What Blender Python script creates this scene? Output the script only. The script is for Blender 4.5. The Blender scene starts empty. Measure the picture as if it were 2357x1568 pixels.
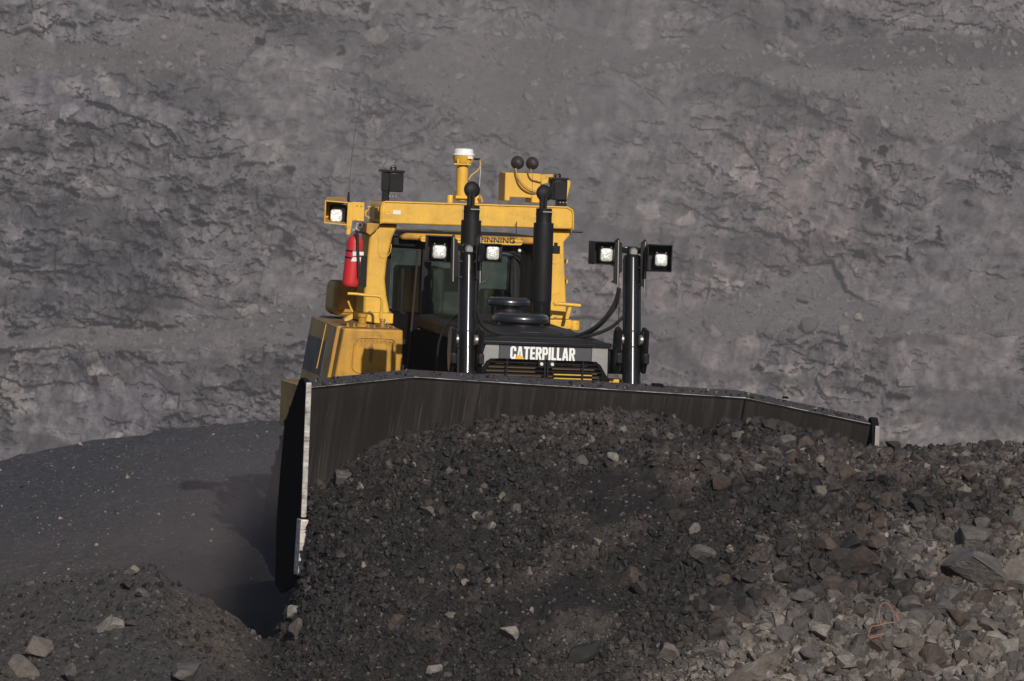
import bpy, bmesh, math, random
import numpy as np
from mathutils import Vector, Matrix, noise as mnoise

random.seed(7)
RNG = np.random.default_rng(11)
R = math.radians
S = bpy.context.scene
COL = S.collection

# ------------------------------------------------------------------ camera, sky, sun, exposure
UC, VC, PPM, DIST = 1178.5, 784.0, 220.3, 70.0        # picture centre, pixels per metre at DIST
ELEV = R(6.0)
TGT = Vector((0, 0, 3.0))
FWD = Vector((0, math.cos(ELEV), -math.sin(ELEV)))
UPV = Vector((0, math.sin(ELEV), math.cos(ELEV)))
CAM = TGT - FWD * DIST
cd = bpy.data.cameras.new('camera')
cam = bpy.data.objects.new('camera', cd)
COL.objects.link(cam)
cam.location = CAM
cam.rotation_euler = (R(90) - ELEV, 0, 0)
cd.sensor_width = 36
cd.lens = 36 * DIST / (2357 / PPM)
cd.clip_start, cd.clip_end = 1.0, 3000
cd.dof.use_dof = True
cd.dof.focus_distance = DIST - 1.0
cd.dof.aperture_fstop = 11.0
S.camera = cam

SUN_AZ, SUN_EL = R(17), R(31)
w = bpy.data.worlds.new('World'); S.world = w
w.use_nodes = True
nt = w.node_tree
sky = nt.nodes.new('ShaderNodeTexSky'); sky.sky_type = 'NISHITA'; sky.sun_disc = False
sky.sun_elevation = SUN_EL; sky.sun_rotation = math.pi - SUN_AZ
bg = nt.nodes['Background']; bg.inputs[1].default_value = 0.075
nt.links.new(sky.outputs[0], bg.inputs[0])
sl = bpy.data.lights.new('sun', 'SUN'); sl.energy = 4.0; sl.angle = R(0.5); sl.color = (1, 0.93, 0.84)
so = bpy.data.objects.new('sun', sl); COL.objects.link(so)
sdir = Vector((math.sin(SUN_AZ) * math.cos(SUN_EL), -math.cos(SUN_AZ) * math.cos(SUN_EL), math.sin(SUN_EL)))
so.rotation_euler = sdir.to_track_quat('Z', 'Y').to_euler()
so.location = (30, -60, 60)
S.view_settings.view_transform = 'Standard'
S.view_settings.look = 'None'
S.view_settings.exposure = 0.0
S.view_settings.gamma = 1.0
S.view_settings.use_curve_mapping = False
S.render.engine = 'CYCLES'
S.cycles.use_denoising = True
S.cycles.max_bounces = 6
S.cycles.volume_bounces = 0
S.cycles.transparent_max_bounces = 12

# ------------------------------------------------------------------ measuring helpers
def ray(u, v):
    return FWD + Vector((1, 0, 0)) * ((u - UC) / PPM / DIST) + UPV * ((VC - v) / PPM / DIST)
def W(u, v, y):                                   # world point at world depth y
    d = ray(u, v); t = (y - CAM.y) / d.y
    return CAM + d * t
YAW, PITCH, ROLL = R(13.5), R(-3.0), R(3.3)
RM = Matrix.Rotation(YAW, 4, 'Z') @ Matrix.Rotation(PITCH, 4, 'X') @ Matrix.Rotation(ROLL, 4, 'Y')
MO = W(1250, 850, 0) - (RM @ Vector((0, 0, 2.7)))
M = Matrix.Translation(MO) @ RM                   # machine frame: x across, y to the rear, z up
MI = M.inverted(); MI3 = MI.to_3x3(); CL = MI @ CAM
def L(u, v, y):                                   # machine-frame point at machine depth y
    d = MI3 @ ray(u, v); t = (y - CL.y) / d.y
    return CL + d * t
def LX(u, v, x):
    d = MI3 @ ray(u, v); t = (x - CL.x) / d.x
    return CL + d * t

# ------------------------------------------------------------------ numpy noise
def _h(ix, iy, seed):
    n = (ix.astype(np.int64) * 374761393 + iy.astype(np.int64) * 668265263 + seed * 1274126177) & 0xffffffff
    n = ((n ^ (n >> 13)) * 1274126177) & 0xffffffff
    n = (n ^ (n >> 16)) & 0xffffffff
    return n.astype(np.float64) / 4294967296.0
def gnoise(x, y, seed=0):
    ix, iy = np.floor(x), np.floor(y); fx, fy = x - ix, y - iy
    sx = fx * fx * fx * (fx * (fx * 6 - 15) + 10); sy = fy * fy * fy * (fy * (fy * 6 - 15) + 10)
    def g(dx, dy):
        a = _h(ix + dx, iy + dy, seed) * 6.2831853
        return np.cos(a) * (fx - dx) + np.sin(a) * (fy - dy)
    a = g(0, 0) * (1 - sx) + g(1, 0) * sx; b = g(0, 1) * (1 - sx) + g(1, 1) * sx
    return (a * (1 - sy) + b * sy) * 1.5
def fbm(x, y, seed=0, octv=4, gain=0.5):
    s = np.zeros_like(x); a = 1.0; f = 1.0
    for k in range(octv):
        s += a * gnoise(x * f, y * f, seed + k * 17); a *= gain; f *= 2.03
    return s
def voro(x, y, seed=0, tilt=False):                           # F1, F2, cell value
    ix, iy = np.floor(x), np.floor(y)
    f1 = np.full(x.shape, 9.0); f2 = np.full(x.shape, 9.0); cv = np.zeros_like(x); ox = np.zeros_like(x); oy = np.zeros_like(x)
    for dx in (-1, 0, 1):
        for dy in (-1, 0, 1):
            cx, cy = ix + dx, iy + dy
            px = cx + _h(cx, cy, seed); py = cy + _h(cx, cy, seed + 1)
            d = np.abs(px - x) * 0.75 + np.abs(py - y) * 0.75 + np.maximum(np.abs(px - x), np.abs(py - y)) * 0.4
            v = _h(cx, cy, seed + 2)
            m = d < f1
            f2 = np.where(m, f1, np.minimum(f2, d)); cv = np.where(m, v, cv); f1 = np.where(m, d, f1)
            ox = np.where(m, x - px, ox); oy = np.where(m, y - py, oy)
    if tilt: return f1, f2, cv, ox * (np.modf(cv * 7.31)[0] - 0.5) + oy * (np.modf(cv * 13.7)[0] - 0.5)
    return f1, f2, cv
def sstep(a, b, x):
    t = np.clip((x - a) / (b - a), 0, 1); return t * t * (3 - 2 * t)
def inpoly(px, py, poly):
    ins = np.zeros(px.shape, bool); n = len(poly)
    for i in range(n):
        x1, y1 = poly[i]; x2, y2 = poly[(i + 1) % n]
        c = ((y1 > py) != (y2 > py)) & (px < (x2 - x1) * (py - y1) / ((y2 - y1) if y2 != y1 else 1e-9) + x1)
        ins ^= c
    return ins

# ------------------------------------------------------------------ tags
def tag(o, label=None, cat=None, group=None, kind=None):
    if label: o['label'] = label
    if cat: o['category'] = cat
    if group: o['group'] = group
    if kind: o['kind'] = kind
    return o

# ------------------------------------------------------------------ materials
class NT:
    def __init__(s, name):
        s.m = bpy.data.materials.new(name); s.m.use_nodes = True
        s.t = s.m.node_tree; s.b = s.t.nodes['Principled BSDF']
    def n(s, typ, **kw):
        o = s.t.nodes.new(typ)
        for k, v in kw.items():
            if k.startswith('i_'):
                key = k[2:]; o.inputs[int(key) if key.isdigit() else key.replace('_', ' ')].default_value = v
            else: setattr(o, k, v)
        return o
    def l(s, a, b): s.t.links.new(a, b)
    def noise(s, vec, scale, detail=4, rough=0.55, dist=0.0):
        o = s.n('ShaderNodeTexNoise'); o.inputs['Scale'].default_value = scale; o.inputs['Detail'].default_value = detail
        o.inputs['Roughness'].default_value = rough; o.inputs['Distortion'].default_value = dist
        if vec is not None: s.l(vec, o.inputs['Vector'])
        return o.outputs[0]
    def ramp(s, fac, a, b, c0=0.0, c1=1.0):
        o = s.n('ShaderNodeMapRange'); s.l(fac, o.inputs[0])
        o.inputs[1].default_value = a; o.inputs[2].default_value = b; o.inputs[3].default_value = c0; o.inputs[4].default_value = c1
        return o.outputs[0]
    def mix(s, fac, a, b, bt='MIX'):
        o = s.n('ShaderNodeMix'); o.data_type = 'RGBA'; o.blend_type = bt
        for val, idx in ((fac, 0), (a, 6), (b, 7)):
            if isinstance(val, (int, float)): o.inputs[idx].default_value = val
            elif isinstance(val, tuple): o.inputs[idx].default_value = (*val, 1)
            else: s.l(val, o.inputs[idx])
        return o.outputs[2]
    def math(s, op, a, b=0.5):
        o = s.n('ShaderNodeMath'); o.operation = op
        for val, idx in ((a, 0), (b, 1)):
            if isinstance(val, (int, float)): o.inputs[idx].default_value = val
            else: s.l(val, o.inputs[idx])
        return o.outputs[0]
    def bump(s, h, strength, dist):
        o = s.n('ShaderNodeBump'); o.inputs['Strength'].default_value = strength; o.inputs['Distance'].default_value = dist
        s.l(h, o.inputs['Height']); s.l(o.outputs[0], s.b.inputs['Normal'])
    def coord(s, which='Object'):
        return s.n('ShaderNodeTexCoord').outputs[which]
    def stretch(s, vec, sc):
        o = s.n('ShaderNodeMapping'); o.inputs['Scale'].default_value = sc; s.l(vec, o.inputs['Vector']); return o.outputs[0]

def paint(name, col, rough=0.4, dust=0.35, dustcol=(0.10, 0.07, 0.045), topdust=0.9, chips=0.0, metallic=0.0, coat=0.0, spec=0.5, grime=(0.5, 0.4)):
    k = NT(name); c = k.coord()
    n1 = k.noise(c, 2.2, 5, 0.6); n2 = k.noise(c, 14, 4, 0.6)
    st = k.noise(k.stretch(c, (9, 9, 0.9)), 1.6, 4, 0.6)
    fac = k.math('MULTIPLY', k.ramp(k.math('ADD', k.math('MULTIPLY', n1, 0.6), k.math('MULTIPLY', st, 0.4)), 0.42, 0.72), dust)
    base = k.mix(fac, col, dustcol)
    spk = k.math('MULTIPLY', k.ramp(n2, 0.58, 0.75), 0.25 * dust)
    base = k.mix(spk, base, dustcol)
    if chips:
        n3 = k.noise(c, 32, 3, 0.6); n4 = k.noise(c, 5.5, 6, 0.7); smear = k.noise(k.stretch(c, (2.5, 2.5, 6.0)), 1.3, 5, 0.65, 0.6)
        base = k.mix(k.math('MULTIPLY', k.ramp(smear, 0.52, 0.72), chips * 0.55), base, tuple(x * 0.6 for x in dustcol))
        base = k.mix(k.math('MULTIPLY', k.math('MULTIPLY', k.ramp(n3, 0.63, 0.67), k.ramp(n4, 0.5, 0.6)), chips), base, (0.05, 0.032, 0.02))
    g = k.n('ShaderNodeNewGeometry'); sp = k.n('ShaderNodeSeparateXYZ'); k.l(g.outputs['Normal'], sp.inputs[0])
    up = k.math('MULTIPLY', k.ramp(sp.outputs[2], 0.75, 0.95), k.ramp(n1, 0.2, 0.55, 0.6 * topdust, topdust))
    base = k.mix(up, base, dustcol)
    k.l(base, k.b.inputs['Base Color'])
    rr = k.math('ADD', k.ramp(n1, 0.3, 0.7, rough - 0.06, rough + 0.12), k.math('MULTIPLY', up, 0.4))
    k.l(rr, k.b.inputs['Roughness'])
    k.b.inputs['Metallic'].default_value = metallic
    k.b.inputs['Coat Weight'].default_value = coat; k.b.inputs['Coat Roughness'].default_value = 0.085
    k.b.inputs['Specular IOR Level'].default_value = spec
    k.bump(n2, 0.06, 0.01)
    return k.m
def flat(name, col, rough=0.5, metallic=0.0, spec=0.5, emit=None):
    k = NT(name); c = k.coord(); n = k.noise(c, 20, 4, 0.6)
    k.l(k.mix(k.ramp(n, 0.35, 0.7, 0, 0.5), col, tuple(x * 0.7 for x in col)), k.b.inputs['Base Color'])
    k.b.inputs['Roughness'].default_value = rough; k.b.inputs['Metallic'].default_value = metallic
    k.b.inputs['Specular IOR Level'].default_value = spec
    return k.m
YEL = (0.72, 0.415, 0.043)
MAT = {}
MAT['yellow'] = paint('machine_yellow', YEL, 0.46, 0.42, (0.26, 0.155, 0.055), chips=0.6)
MAT['yellow_dirty'] = paint('machine_yellow_oily', (0.50, 0.255, 0.02), 0.45, 0.75, (0.13, 0.075, 0.03), chips=0.9)
MAT['black'] = paint('gloss_black', (0.008, 0.008, 0.009), 0.34, 0.06, (0.03, 0.027, 0.025), 0.3, spec=0.08, coat=0.7)
MAT['satin'] = paint('satin_black', (0.010, 0.010, 0.011), 0.36, 0.10, (0.03, 0.027, 0.025), 0.35, spec=0.3)
MAT['matte'] = paint('matte_black', (0.008, 0.0077, 0.0082), 0.55, 0.12, (0.016, 0.0145, 0.014), 0.3, spec=0.22)
MAT['enamel'] = paint('black_enamel', (0.012, 0.0115, 0.014), 0.30, 0.06, (0.045, 0.04, 0.038), 0.45, spec=0.7, coat=0.6)
MAT['band'] = paint('dark_grey_band', (0.055, 0.055, 0.063), 0.4, 0.15, (0.05, 0.045, 0.04), 0.5)
MAT['chrome'] = flat('bare_metal', (0.62, 0.62, 0.60), 0.32, 0.9)
MAT['steel'] = flat('worn_steel', (0.34, 0.33, 0.32), 0.42, 0.75)
MAT['white'] = flat('white_paint', (0.80, 0.80, 0.80), 0.45)
MAT['label'] = flat('label_white', (0.72, 0.72, 0.70), 0.5)
MAT['red'] = paint('extinguisher_red', (0.56, 0.015, 0.022), 0.48, 0.35, (0.16, 0.06, 0.05), 0.4, chips=0.3)
MAT['rubber'] = flat('rubber', (0.02, 0.019, 0.019), 0.5)
MAT['cable_yellow'] = flat('cable_yellow', (0.55, 0.33, 0.07), 0.5)
MAT['cable_brown'] = flat('cable_brown', (0.22, 0.12, 0.03), 0.5)
MAT['text_white'] = flat('lettering_white', (0.82, 0.82, 0.80), 0.5)
MAT['text_black'] = flat('lettering_black', (0.03, 0.02, 0.015), 0.5)
MAT['logo_yellow'] = flat('logo_yellow', (0.75, 0.45, 0.05), 0.5)
MAT['stripe'] = paint('dark_stripe', (0.022, 0.020, 0.03), 0.5, 0.15, (0.05, 0.04, 0.04), 0.2)
MAT['lens'] = None
def lens_mat():
    k = NT('lamp_lens'); c = k.coord()
    v = k.n('ShaderNodeTexVoronoi'); v.inputs['Scale'].default_value = 55; k.l(c, v.inputs['Vector'])
    k.l(k.mix(k.ramp(v.outputs['Distance'], 0.2, 0.8), (0.92, 0.92, 0.88), (0.62, 0.63, 0.60)), k.b.inputs['Base Color'])
    k.b.inputs['Roughness'].default_value = 0.35; k.b.inputs['Metallic'].default_value = 0.25; k.b.inputs['Coat Weight'].default_value = 0.6
    k.bump(v.outputs['Distance'], 0.5, 0.01)
    return k.m
MAT['lens'] = lens_mat()
def glass_mat():
    k = NT('tinted_glass')
    tr = k.n('ShaderNodeBsdfTransparent'); tr.inputs[0].default_value = (0.82, 0.90, 0.86, 1)
    gl = k.n('ShaderNodeBsdfGlossy'); gl.inputs['Roughness'].default_value = 0.05; gl.inputs[0].default_value = (0.9, 0.95, 0.95, 1)
    df = k.n('ShaderNodeBsdfDiffuse'); df.inputs[0].default_value = (0.10, 0.10, 0.09, 1)
    fr = k.n('ShaderNodeFresnel'); fr.inputs[0].default_value = 1.5
    m1 = k.n('ShaderNodeMixShader'); k.l(fr.outputs[0], m1.inputs[0]); k.l(tr.outputs[0], m1.inputs[1]); k.l(gl.outputs[0], m1.inputs[2])
    m2 = k.n('ShaderNodeMixShader'); m2.inputs[0].default_value = 0.09; k.l(m1.outputs[0], m2.inputs[1]); k.l(df.outputs[0], m2.inputs[2])
    k.l(m2.outputs[0], k.t.nodes['Material Output'].inputs[0])
    return k.m
MAT['glass'] = glass_mat()
def blade_mat():
    k = NT('scoured_steel'); c = k.coord()
    s1 = k.noise(k.stretch(c, (15, 1.0, 0.5)), 1.0, 6, 0.7); s2 = k.noise(k.stretch(c, (60, 1.5, 0.7)), 1.0, 3, 0.6)
    n = k.noise(c, 1.6, 5, 0.6)
    f = k.math('MULTIPLY', k.ramp(s1, 0.46, 0.72), k.ramp(n, 0.3, 0.65, 0.35, 1.0))
    b = k.mix(f, (0.038, 0.0335, 0.0315), (0.088, 0.079, 0.073))
    b = k.mix(k.math('MULTIPLY', k.ramp(s2, 0.59, 0.72, 0.0, 0.9), k.ramp(n, 0.42, 0.66)), b, (0.22, 0.19, 0.165))
    k.l(b, k.b.inputs['Base Color']); k.b.inputs['Roughness'].default_value = 0.5
    k.b.inputs['Metallic'].default_value = 0.35
    k.bump(s2, 0.15, 0.01)
    return k.m
MAT['blade'] = blade_mat()
def edge_mat(name, c0, c1, met):
    k = NT(name); c = k.coord()
    n = k.noise(k.stretch(c, (3, 3, 22)), 2.0, 5, 0.7); n2 = k.noise(c, 9, 4)
    k.l(k.mix(k.ramp(k.math('ADD', k.math('MULTIPLY', n, 0.5), k.math('MULTIPLY', n2, 0.5)), 0.38, 0.62), c0, c1), k.b.inputs['Base Color'])
    k.b.inputs['Metallic'].default_value = met; k.b.inputs['Roughness'].default_value = 0.45
    k.bump(n, 0.2, 0.01)
    return k.m
MAT['edge'] = edge_mat('scraped_edge', (0.13, 0.125, 0.12), (0.52, 0.50, 0.47), 0.5)
MAT['bit'] = edge_mat('bright_bit', (0.22, 0.19, 0.17), (0.85, 0.80, 0.72), 0.25)
MAT['lip'] = edge_mat('worn_lip_steel', (0.05, 0.046, 0.043), (0.46, 0.44, 0.41), 0.3)
MAT['plate'] = paint('end_plate_black', (0.010, 0.0095, 0.0105), 0.9, 0.15, (0.022, 0.020, 0.020), 0.5, spec=0.0)
MAT['beam_top'] = paint('dusty_beam_black', (0.014, 0.013, 0.014), 0.5, 0.2, (0.048, 0.045, 0.048), 1.0, spec=0.3)

# ------------------------------------------------------------------ mesh builder
class MB:
    def __init__(s): s.bm = bmesh.new()
    def vf(s, vs, fs):
        b = [s.bm.verts.new(v) for v in vs]
        for f in fs:
            try: s.bm.faces.new([b[i] for i in f])
            except ValueError: pass
        return s
    def box(s, x0, x1, y0, y1, z0, z1):
        vs = [(x, y, z) for z in (z0, z1) for y in (y0, y1) for x in (x0, x1)]
        return s.vf(vs, [(0, 2, 3, 1), (4, 5, 7, 6), (0, 1, 5, 4), (2, 6, 7, 3), (0, 4, 6, 2), (1, 3, 7, 5)])
    def prism(s, pts, off):                       # closed polygon of 3-D points, extruded by off
        n = len(pts); off = Vector(off)
        vs = [Vector(p) for p in pts] + [Vector(p) + off for p in pts]
        return s.vf(vs, [tuple(range(n - 1, -1, -1)), tuple(range(n, 2 * n))] + [(i, (i + 1) % n, n + (i + 1) % n, n + i) for i in range(n)])
    def uv(s, pix, y0, y1):                       # outline read off the photo at depth y0, given real thickness to y1
        return s.prism([L(u, v, y0) for u, v in pix], (0, y1 - y0, 0))
    def lathe(s, base, axis, prof, seg=28, cap=True):
        axis = Vector(axis).normalized(); a = axis.orthogonal().normalized(); b = axis.cross(a)
        base = Vector(base); vs = []; fs = []
        for r, h in prof:
            for i in range(seg):
                t = 2 * math.pi * i / seg
                vs.append(base + axis * h + (a * math.cos(t) + b * math.sin(t)) * max(r, 1e-4))
        for j in range(len(prof) - 1):
            for i in range(seg):
                k = (i + 1) % seg
                fs.append((j * seg + i, j * seg + k, (j + 1) * seg + k, (j + 1) * seg + i))
        if cap:
            fs.append(tuple(range(seg - 1, -1, -1))); m = (len(prof) - 1) * seg; fs.append(tuple(m + i for i in range(seg)))
        return s.vf(vs, fs)
    def cyl(s, p0, p1, r0, r1=None, seg=24):
        p0, p1 = Vector(p0), Vector(p1)
        return s.lathe(p0, p1 - p0, [(r0, 0), (r1 or r0, (p1 - p0).length)], seg)
    def tube(s, pts, r, seg=10, smooth=6):
        P = [Vector(p) for p in pts]
        if smooth:
            Q = []
            for i in range(len(P) - 1):
                p0 = P[max(i - 1, 0)]; p1 = P[i]; p2 = P[i + 1]; p3 = P[min(i + 2, len(P) - 1)]
                for k in range(smooth):
                    t = k / smooth
                    Q.append(0.5 * ((2 * p1) + (p2 - p0) * t + (2 * p0 - 5 * p1 + 4 * p2 - p3) * t * t + (3 * p1 - p0 - 3 * p2 + p3) * t ** 3))
            P = Q + [P[-1]]
        vs = []; fs = []; up = None
        for i, p in enumerate(P):
            d = (P[min(i + 1, len(P) - 1)] - P[max(i - 1, 0)]).normalized()
            if up is None: up = d.orthogonal().normalized()
            up = (up - d * up.dot(d)).normalized(); s2 = d.cross(up)
            for j in range(seg):
                t = 2 * math.pi * j / seg; vs.append(p + (up * math.cos(t) + s2 * math.sin(t)) * r)
        for i in range(len(P) - 1):
            for j in range(seg):
                k = (j + 1) % seg; fs.append((i * seg + j, i * seg + k, (i + 1) * seg + k, (i + 1) * seg + j))
        fs.append(tuple(range(seg - 1, -1, -1))); m = (len(P) - 1) * seg; fs.append(tuple(m + j for j in range(seg)))
        return s.vf(vs, fs)
    def rrect(s, c, ax, ay, hw, hh, r, off, seg=5):   # rounded rectangle plate
        c, ax, ay = Vector(c), Vector(ax), Vector(ay); pts = []
        for cx, cy, a0 in ((hw - r, hh - r, 0), (-hw + r, hh - r, 90), (-hw + r, -hh + r, 180), (hw - r, -hh + r, 270)):
            for i in range(seg + 1):
                t = R(a0 + 90 * i / seg); pts.append(c + ax * (cx + r * math.cos(t)) + ay * (cy + r * math.sin(t)))
        return s.prism(pts, off)
    def build(s, name, mat, parent=None, bevel=0.0, smooth=True, at=None, label=None):
        bmesh.ops.recalc_face_normals(s.bm, faces=s.bm.faces[:])
        me = bpy.data.meshes.new(name)
        if at is not None:
            for v in s.bm.verts: v.co -= Vector(at)
        if smooth:
            for f in s.bm.faces: f.smooth = True
            for e in s.bm.edges:
                if len(e.link_faces) == 2 and e.calc_face_angle(0) > R(32): e.smooth = False
        s.bm.to_mesh(me); s.bm.free()
        me.materials.append(MAT[mat] if isinstance(mat, str) else mat)
        o = bpy.data.objects.new(name, me); COL.objects.link(o)
        if parent: o.parent = parent
        if bevel:
            b = o.modifiers.new('bevel', 'BEVEL'); b.width = bevel; b.segments = 2; b.limit_method = 'ANGLE'; b.angle_limit = R(35)
            b.harden_normals = False
        if label: o['label'] = label
        return o
def lettering(name, text, mat, parent, p_left, p_right, height, y, bold=0.0, space=1.0):
    c = bpy.data.curves.new(name, 'FONT'); c.body = text; c.size = 1.0; c.offset = bold; c.extrude = 0.0; c.space_character = space
    t = bpy.data.objects.new(name, c); COL.objects.link(t)
    dg = bpy.context.evaluated_depsgraph_get(); me = bpy.data.meshes.new_from_object(t.evaluated_get(dg))
    bpy.data.objects.remove(t)
    co = np.zeros(len(me.vertices) * 3); me.vertices.foreach_get('co', co); co = co.reshape(-1, 3)
    lo, hi = co.min(0), co.max(0)
    a, b = Vector(p_left), Vector(p_right)
    fx = (co[:, 0] - lo[0]) / (hi[0] - lo[0]); fz = (co[:, 1] - lo[1]) / (hi[1] - lo[1])
    out = np.stack([a.x + (b.x - a.x) * fx, np.full(len(co), y), a.z + (b.z - a.z) * fx + fz * height], 1)
    me.vertices.foreach_set('co', out.ravel()); me.update()
    me.materials.append(MAT[mat]); o = bpy.data.objects.new(name, me); COL.objects.link(o); o.parent = parent
    sm = o.modifiers.new('solid', 'SOLIDIFY'); sm.thickness = 0.002
    return o

GLYPH = {  # heavy condensed capitals as butted polygons in a unit-high box
 'C': (0.50, [[(0, .14), (.19, .2), (.19, .8), (0, .86)], [(0, .86), (.19, .8), (.22, .84), (.12, 1)], [(.12, 1), (.22, .84), (.28, .84), (.38, 1)], [(.38, 1), (.28, .84), (.31, .8), (.5, .86)], [(.31, .8), (.31, .62), (.5, .62), (.5, .86)],
      [(0, .14), (.12, 0), (.22, .16), (.19, .2)], [(.12, 0), (.38, 0), (.28, .16), (.22, .16)], [(.38, 0), (.5, .14), (.31, .2), (.28, .16)], [(.31, .2), (.5, .14), (.5, .38), (.31, .38)]]),
 'A': (0.54, [[(0, 0), (.18, 0), (.212, .2), (.26, .62), (.20, 1), (.15, 1)], [(.54, 0), (.39, 1), (.34, 1), (.28, .62), (.328, .2), (.36, 0)], [(.20, 1), (.26, .62), (.28, .62), (.34, 1)], [(.212, .2), (.328, .2), (.31, .36), (.23, .36)]]),
 'T': (0.48, [[(0, 1), (0, .83), (.48, .83), (.48, 1)], [(.145, 0), (.335, 0), (.335, .83), (.145, .83)]]),
 'E': (0.42, [[(0, 0), (.19, 0), (.19, 1), (0, 1)], [(.19, 0), (.42, 0), (.42, .17), (.19, .17)], [(.19, .42), (.39, .42), (.39, .58), (.19, .58)], [(.19, .83), (.42, .83), (.42, 1), (.19, 1)]]),
 'R': (0.50, [[(0, 0), (.19, 0), (.19, 1), (0, 1)], [(.19, .84), (.29, .84), (.38, 1), (.19, 1)], [(.38, 1), (.29, .84), (.31, .8), (.5, .86)], [(.31, .8), (.31, .62), (.5, .56), (.5, .86)], [(.31, .62), (.28, .58), (.42, .48), (.5, .56)], [(.19, .42), (.35, .42), (.42, .48), (.28, .58), (.19, .58)], [(.22, .42), (.33, 0), (.52, 0), (.38, .42)]]),
 'P': (0.48, [[(0, 0), (.19, 0), (.19, 1), (0, 1)], [(.19, .84), (.29, .84), (.37, 1), (.19, 1)], [(.37, 1), (.29, .84), (.30, .8), (.48, .86)], [(.30, .8), (.30, .58), (.48, .52), (.48, .86)], [(.30, .58), (.28, .54), (.37, .38), (.48, .52)], [(.19, .38), (.37, .38), (.28, .54), (.19, .54)]]),
 'I': (0.19, [[(0, 0), (.19, 0), (.19, 1), (0, 1)]]),
 'L': (0.40, [[(0, 0), (.19, 0), (.19, 1), (0, 1)], [(.19, 0), (.40, 0), (.40, .17), (.19, .17)]]),
}
def block_lettering(name, text, mat, parent, pl, pr, height, y):
    gap = 0.055; tot = sum(GLYPH[c][0] + gap for c in text) - gap; x = 0; mb = MB()
    for c in text:
        wd, polys = GLYPH[c]
        for p in polys:
            pts = []
            for px_, pz_ in p:
                t = (x + px_) / tot; pts.append((pl.x + (pr.x - pl.x) * t, y, pl.z + (pr.z - pl.z) * t + pz_ * height))
            mb.prism(pts, (0, 0.003, 0))
        x += wd + gap
    return mb.build(name, mat, parent, smooth=False)

def empty(name, mat):
    o = bpy.data.objects.new(name, None); COL.objects.link(o); o.matrix_world = mat; o.empty_display_size = 0.3
    return o

# ------------------------------------------------------------------ the ground: bench, trench and rubble pile
def interp(tab, u): 
    t = np.array(tab, float); return np.interp(u, t[:, 0], t[:, 1])
CREST = [(-900, 1480), (560, 1480), (640, 1452), (680, 1390), (694, 1330), (703, 1316), (709, 1112), (740, 1100), (775, 1078), (783, 1060), (849, 1030), (898, 1010), (971, 994), (1029, 977), (1110, 965), (1176, 960), (1260, 955),
         (1351, 942), (1405, 936), (1460, 940), (1513, 952), (1550, 958), (1585, 974), (1603, 985), (1625, 980), (1658, 969), (1686, 960), (1784, 963), (1838, 984), (1877, 988),
         (1910, 998), (1945, 1013), (1981, 1027), (2018, 1027), (2060, 1020), (2200, 1020), (2357, 1014), (3200, 1005)]
CREST_Y = [(-900, -2.5), (700, -2.6), (710, -2.55), (953, -1.95), (1715, -1.25), (1990, -1.65), (2050, -1.5), (3200, -1.2)]
LINEB = [(-900, 1350), (0, 1337), (170, 1326), (300, 1312), (340, 1308), (365, 1318), (400, 1347), (480, 1387), (520, 1412), (600, 1464), (625, 1457), (645, 1432), (670, 1390), (695, 1335), (730, 1275), (780, 1222), (850, 1180),
         (950, 1142), (1100, 1112), (1300, 1092), (1500, 1085), (1700, 1082), (1900, 1088), (2050, 1098), (2357, 1098), (3200, 1095)]
LINEC = [(-900, 1580), (0, 1585), (600, 1610), (1200, 1605), (2357, 1600), (3200, 1600)]
def zat(v, y):                                    # world height of picture row v at depth y (vectorised)
    k = (VC - v) / PPM / DIST
    dy = math.cos(ELEV) + k * math.sin(ELEV); dz = -math.sin(ELEV) + k * math.cos(ELEV)
    return CAM.z + dz * (y - CAM.y) / dy
def ucol(x, y): return UC + x * PPM * DIST / (DIST + y)
BY = [(-900, 1075), (0, 1059), (103, 1036), (230, 1011), (357, 991), (493, 972), (665, 967), (900, 985), (1300, 1020), (2357, 1060), (3200, 1080)]
def ground_z(x, y):
    u = ucol(x, y)
    yA = interp(CREST_Y, u); vA = interp(CREST, u); zA = zat(vA + 5 + 8 * sstep(1850, 2000, u), yA)
    zA = np.where(u < 640, -0.25, zA)
    yB = np.full_like(u, -3.45); zB = zat(interp(LINEB, u), yB)
    yC = np.full_like(u, -6.6); zC = zat(interp(LINEC, u), yC)
    tAB = np.clip((yA - y) / (yA - yB), 0, 1); tAB = np.where((u > 640), tAB ** 0.85, tAB)
    tBC = np.clip((yB - y) / (yB - yC), 0, 1)
    z = np.where(y > yB, zA + (zB - zA) * tAB, zB + (zC - zB) * tBC)
    z = np.where(y > yA, zA - 0.85 * (y - yA), z)
    z = np.where(y < yC, zC - 0.30 * (yC - y) * np.exp(-np.maximum(yC - y, 0) / 14), z)
    # bench behind, left of the machine, ending in a lip over the pit
    yL = 15.0
    ub = ucol(x, np.full_like(y, yL)); zl = zat(interp(BY, ub), yL)
    t = np.clip((y + 2.5) / (yL + 2.5), 0, 1)
    zb = -0.25 + (zl + 0.25) * t ** 0.9
    hump = 0.28 * np.exp(-((y - 4.5) / 2.2) ** 2) * sstep(0.5, -3.5, x) 
    zb = zb + hump + 0.12 * np.exp(-((y - 9) / 1.6) ** 2) * sstep(1, -4, x)
    zb = np.where(y > yL, zl - (y - yL) * 0.75 - 0.0, zb)
    zb = np.maximum(zb, -34.0)
    h = 0.10
    m = np.maximum(z, zb) + h * np.exp(-np.abs(z - zb) / h) * 0.35
    z = np.where(y < -3.3, z, m)
    z = z + 42.0 * np.maximum(sstep(-85, -128, y), sstep(62, 138, np.abs(x)) * sstep(240, 200, y))          # unseen pit rim and sides, added to block low sky light and reflections
    return z
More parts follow.
